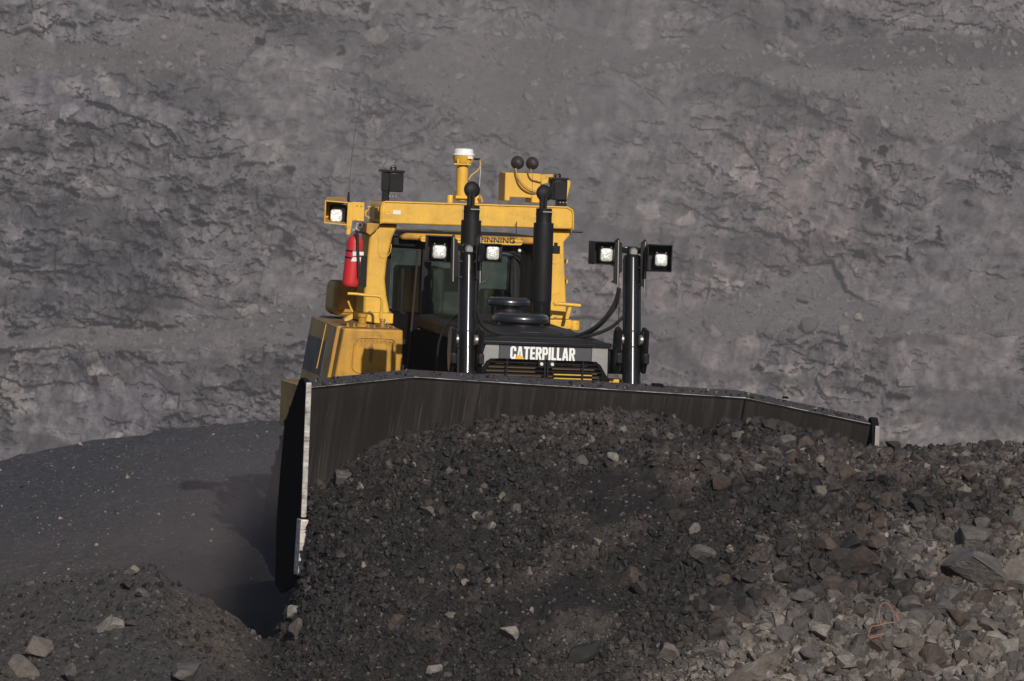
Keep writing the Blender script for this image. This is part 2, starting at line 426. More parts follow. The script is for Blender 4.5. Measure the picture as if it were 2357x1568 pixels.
def ground_detail(x, y):
    pile = sstep(-0.5, -1.5, y)
    n = fbm(x * 1.3, y * 1.3, 3, 4) * 0.045 + fbm(x * 6, y * 6, 9, 4) * (0.010 + 0.022 * pile)
    f1, f2, cv = voro(x * 7 + gnoise(x * 3, y * 3, 5) * 0.7, y * 7, 21)
    n += (cv - 0.5) * 0.028 * pile
    f1, f2, cv = voro(x * 17, y * 17, 31)
    n += (cv - 0.5) * 0.014 * pile
    return n
def axis_pts(parts):
    out = []
    for a, b, st in parts: out += list(np.arange(a, b, st))
    return np.array(out + [parts[-1][1]])
gx = axis_pts([(-140, -40, 10), (-40, -10, 1.5), (-10, -6.6, 0.2), (-6.6, 6.6, 0.027), (6.6, 10, 0.2), (10, 40, 1.5), (40, 140, 10)])
gy = axis_pts([(-130, -40, 10), (-40, -9, 1.0), (-9, -7, 0.08), (-7, -0.6, 0.027), (-0.6, 16.0, 0.07), (16, 30, 0.4), (30, 120, 3), (120, 300, 12)])
X, Y = np.meshgrid(gx, gy)
Z = ground_z(X, Y) + ground_detail(X, Y) * np.exp(-np.maximum(np.abs(X) - 10, 0) / 30)
def grid_mesh(name, X, Y, Z, mat, attr=None):
    ny, nx = X.shape; me = bpy.data.meshes.new(name)
    co = np.stack([X, Y, Z], -1).reshape(-1, 3).astype(np.float32)
    i = np.arange(ny * nx).reshape(ny, nx)
    q = np.stack([i[:-1, :-1], i[:-1, 1:], i[1:, 1:], i[1:, :-1]], -1).reshape(-1, 4)
    fill_mesh(me, co, q)
    if attr:
        for an, dat in attr.items():
            a = me.attributes.new(an, 'FLOAT_COLOR', 'POINT')
            a.data.foreach_set('color', np.concatenate([dat.reshape(-1, 3), np.ones((ny * nx, 1))], 1).astype(np.float32).ravel())
    me.materials.append(mat); o = bpy.data.objects.new(name, me); COL.objects.link(o)
    return o
def fill_mesh(me, co, faces, smooth=False):
    n = faces.shape[1]
    me.vertices.add(len(co)); me.vertices.foreach_set('co', co.astype(np.float32).ravel())
    me.loops.add(faces.size); me.loops.foreach_set('vertex_index', faces.astype(np.int32).ravel())
    me.polygons.add(len(faces)); me.polygons.foreach_set('loop_start', (np.arange(len(faces)) * n).astype(np.int32))
    me.polygons.foreach_set('loop_total', np.full(len(faces), n, np.int32))
    me.polygons.foreach_set('use_smooth', np.full(len(faces), smooth, bool))
    me.update(calc_edges=True); me.validate()
def vrow(x, y, z):                                # picture row of world points
    dx, dy, dz = x - CAM.x, y - CAM.y, z - CAM.z
    dep = dy * FWD.y + dz * FWD.z; up = dy * UPV.y + dz * UPV.z
    return UC + dx / dep * PPM * DIST, VC - up / dep * PPM * DIST
def blob(u, v, cu, cv, ru, rv, ang=0):
    a = R(ang); du, dv = u - cu, v - cv
    p = du * math.cos(a) + dv * math.sin(a); q = -du * math.sin(a) + dv * math.cos(a)
    return np.exp(-((p / ru) ** 2 + (q / rv) ** 2))
C_COAL = np.array([0.0120, 0.0114, 0.0118]); C_DARK = np.array([0.0205, 0.0183, 0.0180]); C_BRN = np.array([0.054, 0.0425, 0.039])
C_GRY = np.array([0.112, 0.099, 0.091]); C_PALE = np.array([0.24, 0.215, 0.185]); C_DUST = np.array([0.052, 0.048, 0.051])
def soil_mix(x, y, z):
    """what the fill is made of at a place: coal fines, brown shale or grey rock spoil (real material zones of the heap)"""
    u, v = vrow(x, y, z)
    n = fbm(x * 0.9, y * 0.9, 41, 4); n2 = fbm(x * 2.6, y * 2.6, 47, 3)
    coal = 0.9 * blob(u, v, 1480, 1135, 170, 75) + 0.6 * blob(u, v, 1000, 1250, 330, 170) + 0.7 * blob(u, v, 1350, 1370, 330, 110, -20) + 0.5 * blob(u, v, 1900, 1120, 140, 60)
    brn = 0.9 * blob(u, v, 1320, 980, 170, 50) + 0.8 * blob(u, v, 1390, 1245, 120, 34, -28) + 0.6 * blob(u, v, 1200, 1330, 130, 40, -30) + 0.7 * blob(u, v, 1720, 1060, 300, 45) + 0.6 * blob(u, v, 2150, 1080, 260, 50)
    gry = sstep(-0.42, 0.45, (u - 1980) / 900 + (v - 1330) / 460 + n * 0.4)
    return coal + n * 0.6, brn + n2 * 0.55 + 0.25 * n, gry
u_, v_ = vrow(X, Y, Z)
coal, brn, gry = soil_mix(X, Y, Z)
gc = C_DARK + (C_COAL - C_DARK) * np.clip(coal, 0, 1)[..., None]
gc = gc + (C_BRN - gc) * np.clip(brn * 1.1 - 0.15, 0, 0.9)[..., None]
gc = gc + (C_GRY * 0.85 - gc) * np.clip(gry, 0, 0.9)[..., None]
bench = sstep(-2.6, -1.2, Y) * (X < 6)
nb = fbm(X * 0.5, Y * 0.35, 61, 4)
brownband = np.clip(0.55 * np.exp(-((Y - 4.6) / 2.3) ** 2) + 0.3 * nb, 0, 1)
bc = C_DUST + (np.array([0.066, 0.057, 0.056]) - C_DUST) * brownband[..., None]
bc = bc + (np.array([0.046, 0.045, 0.051]) - bc) * sstep(7, 9.5, Y + nb)[..., None]
gc = gc + (bc - gc) * bench[..., None]
lf = sstep(640, 520, u_) * sstep(-1.5, -3, Y)
lc = np.array([0.040, 0.037, 0.0385]) + (np.array([0.062, 0.052, 0.044]) - np.array([0.045, 0.041, 0.042])) * np.clip(blob(u_, v_, 500, 1470, 130, 70, 30) + 0.3 * nb, 0, 1)[..., None]
gc = gc + (lc - gc) * lf[..., None]
far = sstep(16, 30, Y); gc = gc + (np.array([0.10, 0.092, 0.09]) - gc) * far[..., None]

def soil_mat(name, attr='col', rough=0.85, glint=0.0, spec=0.25):
    k = NT(name); c = k.coord()
    a = k.n('ShaderNodeAttribute'); a.attribute_name = attr
    n1 = k.noise(c, 18, 6, 0.65); n2 = k.noise(c, 70, 4, 0.6)
    b = k.mix(1.0, a.outputs[0], k.mix(k.ramp(n1, 0.3, 0.7), (0.68, 0.68, 0.68), (1.35, 1.33, 1.30)), 'MULTIPLY')
    b = k.mix(1.0, b, k.mix(k.ramp(n2, 0.3, 0.7), (0.72, 0.72, 0.72), (1.3, 1.3, 1.3)), 'MULTIPLY')
    v = k.n('ShaderNodeTexVoronoi'); v.inputs['Scale'].default_value = 38; k.l(c, v.inputs['Vector'])
    sp = k.n('ShaderNodeSeparateColor'); k.l(v.outputs['Color'], sp.inputs[0])
    b = k.mix(k.math('MULTIPLY', k.ramp(sp.outputs[0], 0.965, 0.97), glint), b, (0.16, 0.155, 0.15))  # pale cells paint the glints of coal into the colour
    k.l(b, k.b.inputs['Base Color']); k.b.inputs['Roughness'].default_value = rough; k.b.inputs['Specular IOR Level'].default_value = spec
    k.bump(k.math('ADD', n1, k.math('MULTIPLY', n2, 0.5)), 0.7, 0.03)
    return k.m
MAT['soil'] = soil_mat('spoil_and_coal_fines', glint=0.5)
ground = tag(grid_mesh('ground', X, Y, Z, MAT['soil'], {'col': gc}), kind='structure')

# ------------------------------------------------------------------ rocks
def rock_variant(rng, sub=3, cuts=11, flat_=0.7, rough=0.045):
    bm = bmesh.new(); bmesh.ops.create_icosphere(bm, subdivisions=sub, radius=1.0)
    co = np.array([v.co[:] for v in bm.verts]); fa = np.array([[v.index for v in f.verts] for f in bm.faces]); bm.free()
    for _ in range(cuts):
        n = rng.normal(size=3); n /= np.linalg.norm(n); d = rng.uniform(0.36, 0.74)
        s = co @ n; m = s > d; co[m] -= np.outer(s[m] - d, n)
    co *= np.array([1.0, rng.uniform(0.65, 1.0), rng.uniform(0.45, 0.45 + flat_ * 0.6)])
    if rough:
        for i in range(len(co)):
            p = Vector(co[i]); co[i] = co[i] * (1 + rough * (mnoise.noise(p * 3.1 + Vector((rng.uniform(0, .02), 7, 3))) + 0.6 * mnoise.noise(p * 8)))
    co -= (co.max(0) + co.min(0)) / 2
    co /= np.abs(co).max()
    return co, fa
def rock_mat(name, col, pale=0.25):
    k = NT(name); c = k.coord()
    oi = k.n('ShaderNodeObjectInfo')
    ofs = k.n('ShaderNodeVectorMath'); ofs.operation = 'ADD'
    sc = k.math('MULTIPLY', oi.outputs['Random'], 37.0); k.l(c, ofs.inputs[0]); k.l(sc, ofs.inputs[1])
    vec = ofs.outputs[0]
    n1 = k.noise(vec, 1.8, 6, 0.65); st = k.noise(k.stretch(vec, (1, 1.5, 7)), 1.6, 4, 0.6); n3 = k.noise(vec, 9, 5, 0.7)
    b = k.mix(k.ramp(n1, 0.35, 0.68), tuple(x * 0.62 for x in col), tuple(min(x * 1.25, 0.8) for x in col))
    b = k.mix(k.math('MULTIPLY', k.ramp(st, 0.55, 0.7), pale), b, (0.26, 0.24, 0.215))
    b = k.mix(k.math('MULTIPLY', k.ramp(n3, 0.56, 0.72), 0.55), b, tuple(x * 0.45 for x in col))
    k.l(b, k.b.inputs['Base Color']); k.b.inputs['Roughness'].default_value = 0.75; k.b.inputs['Specular IOR Level'].default_value = 0.35
    k.bump(k.math('ADD', n3, k.math('MULTIPLY', st, 0.6)), 0.6, 0.05)
    return k.m
ROCKMAT = {'coal': rock_mat('coal_lump', (0.026, 0.0245, 0.025), 0.08), 'dark': rock_mat('dark_shale', (0.045, 0.038, 0.036), 0.12),
           'brown': rock_mat('brown_shale', (0.078, 0.058, 0.050), 0.15), 'grey': rock_mat('grey_rock', (0.104, 0.095, 0.090), 0.2),
           'pale': rock_mat('pale_rock', (0.24, 0.22, 0.195), 0.3), 'tan': rock_mat('tan_rock', (0.138, 0.119, 0.104), 0.25)}
VAR = [rock_variant(np.random.default_rng(100 + i), 3, 10 + i % 5) for i in range(18)]
SLAB = [rock_variant(np.random.default_rng(300 + i), 3, 9, 0.15) for i in range(8)]
SMALL = [rock_variant(np.random.default_rng(500 + i), 1, 7, 0.7, 0) for i in range(24)]
_rm = {}
def rock_mesh(kind, idx, mat):
    key = (kind, idx, mat)
    if key not in _rm:
        co, fa = (SLAB if kind == 'slab' else VAR)[idx]
        me = bpy.data.meshes.new('rock'); fill_mesh(me, co, fa, False)
        me.materials.append(ROCKMAT[mat])
        _rm[key] = me
    return _rm[key]
def gz1(x, y):
    a, b = np.array([float(x)]), np.array([float(y)]); return float((ground_z(a, b) + ground_detail(a, b))[0])
def hit(u, v, y0=-7.4, y1=0.0):                   # where the sight line through a picture point meets the heap
    ys = np.linspace(y0, y1, 500); d = ray(u, v); t = (ys - CAM.y) / d.y
    xs = CAM.x + d.x * t; zs = CAM.z + d.z * t
    g = ground_z(xs, ys) + ground_detail(xs, ys); k = np.argmax(zs <= g)
    if not (zs <= g).any(): return None
    return Vector((xs[k], ys[k], g[k]))
def place_rock(name, kind, idx, mat, p, wm, hm, tilt=0.0, spin=None, sink=0.22):
    o = bpy.data.objects.new(name, rock_mesh(kind, idx, mat)); COL.objects.link(o)
    zs = np.abs((SLAB if kind == 'slab' else VAR)[idx][0]).max(0)
    sx = wm / 2 / zs[0]; sz = hm / 2 / zs[2]; sy = (wm * 0.42) / zs[1]
    o.scale = (sx, sy, sz)
    o.rotation_euler = (random.uniform(-0.15, 0.15) + 0.25, tilt, spin if spin is not None else random.uniform(-0.5, 0.5))
    o.location = p + Vector((0, 0.0, hm * (0.5 - sink)))
    return o
# each boulder one can pick out: u, v, width, height (picture px), kind, colour, tilt, label
NAMED = [
 (1171, 1455, 50, 46, 'v', 'pale', 0.1, 'smooth pale cream boulder alone on black coal at the bottom centre'),
 (688, 1443, 46, 42, 'v', 'tan', 0.0, 'rounded tan boulder at the foot of the heap below the blade tip'),
 (679, 1407, 36, 28, 'v', 'pale', 0.2, 'small pale stone just above the rounded tan boulder below the blade tip'),
 (914, 1430, 38, 36, 'v', 'brown', 0.3, 'rounded brown stone low on the heap between tan and cream boulders'),
 (88, 1490, 70, 58, 'v', 'tan', -0.1, 'big craggy beige boulder standing on the ground at far lower left'),
 (52, 1530, 86, 40, 's', 'tan', 0.2, 'low broken beige rock under the big craggy boulder at lower left'),
 (245, 1440, 76, 30, 's', 'pale', -0.5, 'long twisted pale rock lying tilted on the left windrow'),
 (303, 1312, 42, 18, 's', 'pale', -0.5, 'pale tilted slab on the crest of the left windrow'),
 (292, 1346, 34, 24, 'v', 'dark', 0.1, 'dark square block just below the pale tilted slab on the left'),
 (330, 1363, 40, 18, 's', 'grey', 0.3, 'flat grey rock beside the dark square block on the left windrow'),
 (150, 1328, 22, 16, 'v', 'grey', 0.0, 'small grey stone on the skyline of the left windrow'),
 (68, 1345, 26, 14, 'v', 'grey', 0.0, 'flat grey stone near the left picture edge below the windrow skyline'),
 (300, 1435, 26, 18, 'v', 'brown', 0.0, 'small brown stone right of the long twisted pale rock'),
 (430, 1545, 80, 40, 's', 'grey', 0.1, 'half buried grey slab at the bottom edge left of the heap'),
 (160, 1548, 30, 50, 'v', 'grey', 0.2, 'upright grey chunk at the bottom edge near the craggy boulder'),
 (2237, 1240, 84, 56, 'v', 'grey', 0.15, 'upper of two big grey boulders near the right picture edge'),
 (2240, 1302, 140, 92, 'v', 'grey', 0.1, 'largest grey boulder in the rubble near the right picture edge'),
 (2338, 1315, 90, 80, 'v', 'tan', 0.0, 'big tan boulder cut by the right picture edge'),
 (2082, 1220, 25, 25, 'v', 'pale', 0.2, 'small square pale stone standing out in brown rubble at right'),
 (1450, 1330, 44, 52, 'v', 'brown', 0.5, 'upright brown rock amid black coal in the heap middle'),
 (1470, 1350, 40, 40, 'v', 'dark', 0.2, 'dark block leaning against the upright brown rock'),
 (2066, 1332, 30, 36, 'v', 'tan', 0.4, 'leaning tan stone below the dark split boulder on the right'),
 (1892, 1415, 62, 76, 'v', 'grey', -0.4, 'tall pointed grey rock left of the orange wire'),
 (1935, 1450, 44, 44, 'v', 'grey', 0.2, 'squat grey rock right beside the tall pointed rock'),
 (1735, 1540, 140, 46, 's', 'tan', -0.4, 'long tan slab tilted up to the right at the bottom edge'),
 (2272, 1440, 54, 36, 'v', 'tan', 0.2, 'pale topped tan boulder low on the right slope'),
 (1985, 1285, 84, 58, 'v', 'brown', 0.1, 'dark split brown boulder in the middle of the right slope'),
 (1900, 1250, 60, 34, 's', 'brown', 0.1, 'flat brown layered slab upper left of the split boulder'),
 (2350, 1180, 70, 46, 's', 'grey', -0.2, 'flat grey ledge rock at the right edge above the boulders'),
 (1402, 1012, 44, 42, 'v', 'dark', 0.0, 'round dark boulder on the brown top of the heap'),
 (1340, 1060, 30, 27, 'v', 'grey', 0.0, 'grey stone just below left of the round dark boulder'),
 (1412, 1052, 34, 22, 'v', 'pale', 0.5, 'cream stone directly under the round dark boulder'),
 (785, 1100, 42, 32, 'v', 'grey', 0.2, 'grey block high on the heap near the left blade tip'),
 (832, 1121, 20, 16, 'v', 'pale', 0.3, 'small pale stone right of the grey block near the blade tip'),
 (1066, 1086, 22, 22, 'v', 'brown', 0.1, 'small brown stone on dark coal left of the heap top'),
 (1600, 1217, 28, 36, 'v', 'pale', 0.2, 'upright pale stone at the left border of the rubble slope'),
 (1612, 1270, 58, 36, 'v', 'grey', 0.2, 'layered grey rock below the upright pale stone'),
 (1660, 1108, 42, 42, 'v', 'brown', 0.3, 'brown pointed rock beside the black coal patch'),
 (1700, 1004, 34, 28, 'v', 'tan', 0.1, 'tan stone on the heap crest under the blade right of its seam'),
 (1665, 1060, 40, 26, 'v', 'grey', 0.2, 'grey stone between the brown pointed rock and the heap crest'),
 (1745, 1082, 38, 30, 'v', 'tan', 0.5, 'sharp tan rock with a notch upper right of the coal patch'),
 (1560, 1185, 40, 30, 'v', 'dark', 0.1, 'dark rounded rock at the lower edge of the coal patch'),
 (1340, 1500, 84, 40, 's', 'coal', -0.4, 'long black coal slab leaning near the cream boulder'),
 (1530, 1500, 60, 44, 's', 'tan', -0.7, 'tan slab standing on edge near the bottom centre right'),
 (1000, 1540, 40, 24, 's', 'pale', -0.3, 'pale flat stone at the bottom edge left of the cream boulder'),
 (2055, 1018, 36, 26, 'v', 'dark', 0.1, 'dark rock on the skyline just right of the blade end'),
 (2285, 1022, 44, 26, 'v', 'dark', 0.0, 'broad dark rock on the skyline near the right edge'),
 (2150, 1400, 90, 46, 's', 'grey', -0.2, 'wide grey slab right of the orange wire'),
 (2190, 1370, 80, 44, 'v', 'grey', 0.2, 'rounded grey boulder under the largest grey boulder'),
 (2060, 1385, 50, 34, 'v', 'dark', 0.1, 'dark block above the orange wire loop'),
 (2320, 1410, 60, 40, 'v', 'grey', 0.1, 'grey boulder under the tan boulder at the right edge'),
 (1980, 1500, 60, 44, 'v', 'grey', 0.1, 'broad grey rock just below the orange wire'),
 (1860, 1510, 50, 40, 'v', 'grey', 0.4, 'angular grey rock right of the long tan slab'),
 (2100, 1480, 56, 36, 's', 'tan', 0.2, 'tan flat rock lower right of the orange wire'),
 (1800, 1330, 40, 40, 'v', 'dark', 0.1, 'dark block on the slope left of the split brown boulder'),
 (1130, 1210, 26, 22, 'v', 'pale', 0.2, 'whitish stone in the dark left part of the heap'),
 (1190, 1170, 30, 22, 'v', 'grey', 0.3, 'grey flake right above the whitish stone in the dark heap'),
 (985, 1180, 30, 26, 'v', 'tan', 0.1, 'speckled tan stone on dark coal inside the left blade tip'),
 (1095, 1185, 20, 18, 'v', 'pale', 0.2, 'tiny bright stone between speckled tan and whitish stones'),
 (1055, 1310, 22, 30, 'v', 'brown', 0.1, 'brown upright stone in the reddish streak of the heap'),
]
random.seed(5)
LAND = []
for (u, v, wp, hp, kd, mt, tilt, lab) in NAMED:
    p = hit(u, v + hp * 0.35)
    vv_ = v
    while p is None: vv_ += 4; p = hit(u, vv_ + hp * 0.35)
    mpp = (DIST + p.y) / DIST / PPM
    kind = 'slab' if kd == 's' else 'var'
    o = place_rock('rock', kind, random.randrange(len(SLAB) if kd == 's' else len(VAR)), mt, p, wp * mpp * 1.05, hp * mpp * 1.15, tilt, sink=0.28)
    tag(o, lab, 'rock', 'rocks lying in the spoil')
    LAND.append((u, v, lab, o))

# scatter: rubble
SZ = np.array
def coarse(u, v, x, y):
    n = fbm(x * 0.8, y * 0.8, 71, 3)
    c = 0.35 + 0.16 * blob(u, v, 1750, 1050, 330, 90) + 0.12 * gnoise(x * 2.1, y * 2.1, 73) + 0.55 * sstep(1350, 2250, u + n * 260) * sstep(1000, 1450, v + n * 60) + 0.10 * sstep(1380, 1700, u)
    c -= 0.30 * blob(u, v, 1480, 1135, 150, 60) + 0.18 * blob(u, v, 1310, 1380, 220, 60, -20)
    c -= 0.16 * sstep(700, 560, u)
    return np.clip(c, 0.06, 1.0)
N = 170000
cx = RNG.uniform(-6.4, 6.4, N); cy = RNG.uniform(-7.3, -1.0, N)
# more of the samples close to the crest, where slopes face the camera
cz = ground_z(cx, cy) + ground_detail(cx, cy)
cu, cv_ = vrow(cx, cy, cz)
crestY = interp(CREST_Y, ucol(cx, cy))
keep = (cy < crestY + 0.10) & (cu > -120) & (cu < 2480) & (cv_ < 1640) & ~((cu < 640) & (cy > -3.1))
thin = np.where(cu < 640, 0.14, 1.0)
coal0, brn0, gry0 = soil_mix(cx, cy, cz)
thin = thin * (1 - 0.80 * sstep(0.45, 0.95, coal0)) * (1 - 0.45 * sstep(0.1, 0.5, fbm(cx * 0.7, cy * 0.7, 83, 3)) * (cu < 1900))
keep &= RNG.random(N) < thin
cx, cy, cz, cu, cv_ = cx[keep], cy[keep], cz[keep], cu[keep], cv_[keep]
co_ = coarse(cu, cv_, cx, cy)
pw = RNG.pareto(2.1, len(cx)) + 1
size = 0.0092 * pw * (0.5 + 1.7 * co_)
size = np.minimum(size, 0.036 + 0.098 * co_ ** 1.4) * RNG.uniform(0.75, 1.0, len(pw))
coal, brn, gry = soil_mix(cx, cy, cz)
base = np.repeat(C_DARK[None], len(cx), 0)
base = base + (C_COAL - base) * np.clip(coal, 0, 1)[:, None]
base = base + (C_BRN - base) * np.clip(brn * 1.1 - 0.1, 0, 0.85)[:, None]
base = base + (C_GRY - base) * np.clip(gry, 0, 0.95)[:, None]
r1 = RNG.random(len(cx)); r2 = RNG.random(len(cx))
palep = np.clip(0.004 + 0.035 * gry + 0.05 * np.clip(brn, 0, 1), 0.004, 1)
col = base * (0.5 + 1.25 * r2[:, None] ** 1.5)
m = r1 < palep; col[m] = C_PALE * (0.5 + 0.6 * r2[m][:, None]) * np.where(gry < 0.25, 0.7, 1.0)[m][:, None]
lowg = np.where((gry < 0.25) & (cu > 640), 0.55, 1.0)[:, None]
m = (r1 > 0.90) & (r1 < 0.98) & (RNG.random(len(cx)) < 0.22 + gry + np.clip(brn, 0, 1)); col[m] = C_GRY * (0.7 + 0.5 * r2[m][:, None]) * lowg[m]
m = r1 > 0.985; col[m] = np.array([0.13, 0.110, 0.096]) * (0.7 + 0.5 * r2[m][:, None]) * lowg[m]
def rand_rot(rng, n):
    q = rng.normal(size=(n, 4)); q /= np.linalg.norm(q, axis=1)[:, None]; a, b, c, d = q.T
    return np.stack([np.stack([1 - 2 * (c * c + d * d), 2 * (b * c - a * d), 2 * (b * d + a * c)], -1),
                     np.stack([2 * (b * c + a * d), 1 - 2 * (b * b + d * d), 2 * (c * d - a * b)], -1),
                     np.stack([2 * (b * d - a * c), 2 * (c * d + a * b), 1 - 2 * (b * b + c * c)], -1)], 1)
def rubble_mesh(name, pos, size, col, mat, label, seed=1, sinkf=0.15):
    rng = np.random.default_rng(seed); allv, allf, allc = [], [], []; off = 0
    which = rng.integers(0, len(SMALL), len(pos))
    for k, (v0, f0) in enumerate(SMALL):
        idx = np.where(which == k)[0]
        if not len(idx): continue
        rot = rand_rot(rng, len(idx)); sc = size[idx][:, None, None] * rng.uniform(0.75, 1.25, (len(idx), 1, 3))
        vv = np.einsum('nij,nvj->nvi', rot, v0[None] * sc) + pos[idx][:, None, :]
        vv[..., 2] += (size[idx] * sinkf)[:, None]
        nv = len(v0)
        ff = f0[None] + (np.arange(len(idx)) * nv)[:, None, None] + off
        allv.append(vv.reshape(-1, 3)); allf.append(ff.reshape(-1, 3)); allc.append(np.repeat(col[idx], nv, 0)); off += nv * len(idx)
    co = np.concatenate(allv); fa = np.concatenate(allf); cc = np.concatenate(allc)
    me = bpy.data.meshes.new(name); fill_mesh(me, co, fa)
    a = me.attributes.new('col', 'FLOAT_COLOR', 'POINT'); a.data.foreach_set('color', np.concatenate([cc, np.ones((len(cc), 1))], 1).astype(np.float32).ravel())
    me.materials.append(mat); o = bpy.data.objects.new(name, me); COL.objects.link(o)
    return tag(o, label, None, None, 'stuff')
# the largest of the scatter become rocks of their own
# labels say where each lies: nearest landmark rock and direction
MATCOL = {'coal': 'black', 'dark': 'dark', 'brown': 'brown', 'grey': 'grey', 'pale': 'pale', 'tan': 'tan'}
order = np.argsort(-size)
taken = [(a, b) for a, b, _, _ in LAND]; big = []
for i in order:
    if len(big) >= 225: break
    if not (10 < cu[i] < 2347 and cv_[i] < 1556): continue
    if any((cu[i] - a) ** 2 + (cv_[i] - b) ** 2 < 26 ** 2 for a, b in taken): continue
    taken.append((cu[i], cv_[i])); big.append(i)
SHORT = {}
for (u, v, lab, o) in LAND: SHORT[o.name] = lab
def short(lab):                                   # head phrase of a landmark label
    for cut in (' alone', ' at ', ' just', ' low', ' standing', ' lying', ' under', ' on ', ' beside', ' near', ' right', ' below', ' amid', ' leaning', ' left', ' tilted', ' in ', ' upper', ' directly', ' high', ' between', ' inside', ' above', ' lower', ' with', ' cut'):
        k = lab.find(cut)
        if k > 8: lab = lab[:k]
    return lab
heads = {}
for t in LAND: heads.setdefault(short(t[2]), []).append(t)
LMK = [t for t in LAND if len(heads[short(t[2])]) == 1 and len(short(t[2]).split()) >= 3]
used = {}
bigset = set()
def pick_mat(c):
    best = None
    for k, ref in (('coal', C_COAL), ('dark', C_DARK), ('brown', C_BRN), ('grey', C_GRY), ('pale', C_PALE), ('tan', np.array([0.15, 0.118, 0.098]))):
        d = np.abs(np.log(c / ref)).sum()
        if best is None or d < best[0]: best = (d, k)
    return best[1]
autos = []
for i in big:
    bigset.add(i); mt = pick_mat(col[i]); wm = size[i] * 2.2
    slab = random.random() < 0.3; asp = random.uniform(0.35, 0.5) if slab else random.uniform(0.6, 0.95)
    idx = random.randrange(len(SLAB) if slab else len(VAR))
    o = place_rock('rock', 'slab' if slab else 'var', idx, mt, Vector((cx[i], cy[i], cz[i])), wm, wm * asp, random.uniform(-0.6, 0.6), random.uniform(-0.9, 0.9), 0.3)
    autos.append((o, cu[i], cv_[i], mt, wm, slab))
for (o, u, v, mt, wm, slab) in autos:
    px = wm * PPM
    sz = 'big' if px > 60 else ('small' if px < 34 else 'middling')
    shp = 'slab' if slab else 'rock'
    cand = sorted(LMK, key=lambda t: (t[0] - u) ** 2 + (t[1] - v) ** 2)[:8]
    lab = None
    for t in cand:
        dx, dy = u - t[0], v - t[1]; d = math.hypot(dx, dy); a = math.degrees(math.atan2(-dy, dx)) % 360
        rel = ['right of', 'above and right of', 'above', 'above and left of', 'left of', 'below and left of', 'below', 'below and right of'][int((a + 22.5) // 45) % 8]
        dist = 'close' if d < 60 else ('a little way' if d < 130 else 'well')
        lab_ = f'{sz} {MATCOL[mt]} {shp} {dist} {rel} the {short(t[2])}'
        if len(lab_.split()) > 16: lab_ = f'{MATCOL[mt]} {shp} {dist} {rel} the {short(t[2])}'
        if lab_ not in used and len(lab_.split()) <= 16: lab = lab_; break
        lab = lab or lab_
    used[lab] = used.get(lab, 0) + 1
    tag(o, lab, 'rock', 'rocks lying in the spoil')
rest = np.array([i for i in range(len(cx)) if i not in bigset])
MAT['rubble'] = soil_mat('broken_rubble', rough=0.62, spec=0.32)
rubble_mesh('rubble', np.stack([cx[rest], cy[rest], cz[rest]], 1), np.minimum(size[rest], 0.10), col[rest], MAT['rubble'], 'loose broken shale and coal covering the pushed heap', 3)
# pebbles on the bench, some coloured pale to stand for coal glints
n2 = 9000
px = RNG.uniform(-9, -0.8, n2); py = RNG.uniform(-3.0, 15.2, n2); pz = ground_z(px, py) + ground_detail(px, py)
pcol = np.where(RNG.random((n2, 1)) < 0.10, C_PALE[None] * 0.95, C_DUST[None] * RNG.uniform(0.6, 1.5, (n2, 1)))
rubble_mesh('gravel', np.stack([px, py, pz], 1), 0.0075 * (RNG.pareto(2.8, n2) + 1).clip(0, 4), pcol, MAT['rubble'], 'fine coal gravel with pale specks on the bench', 8)

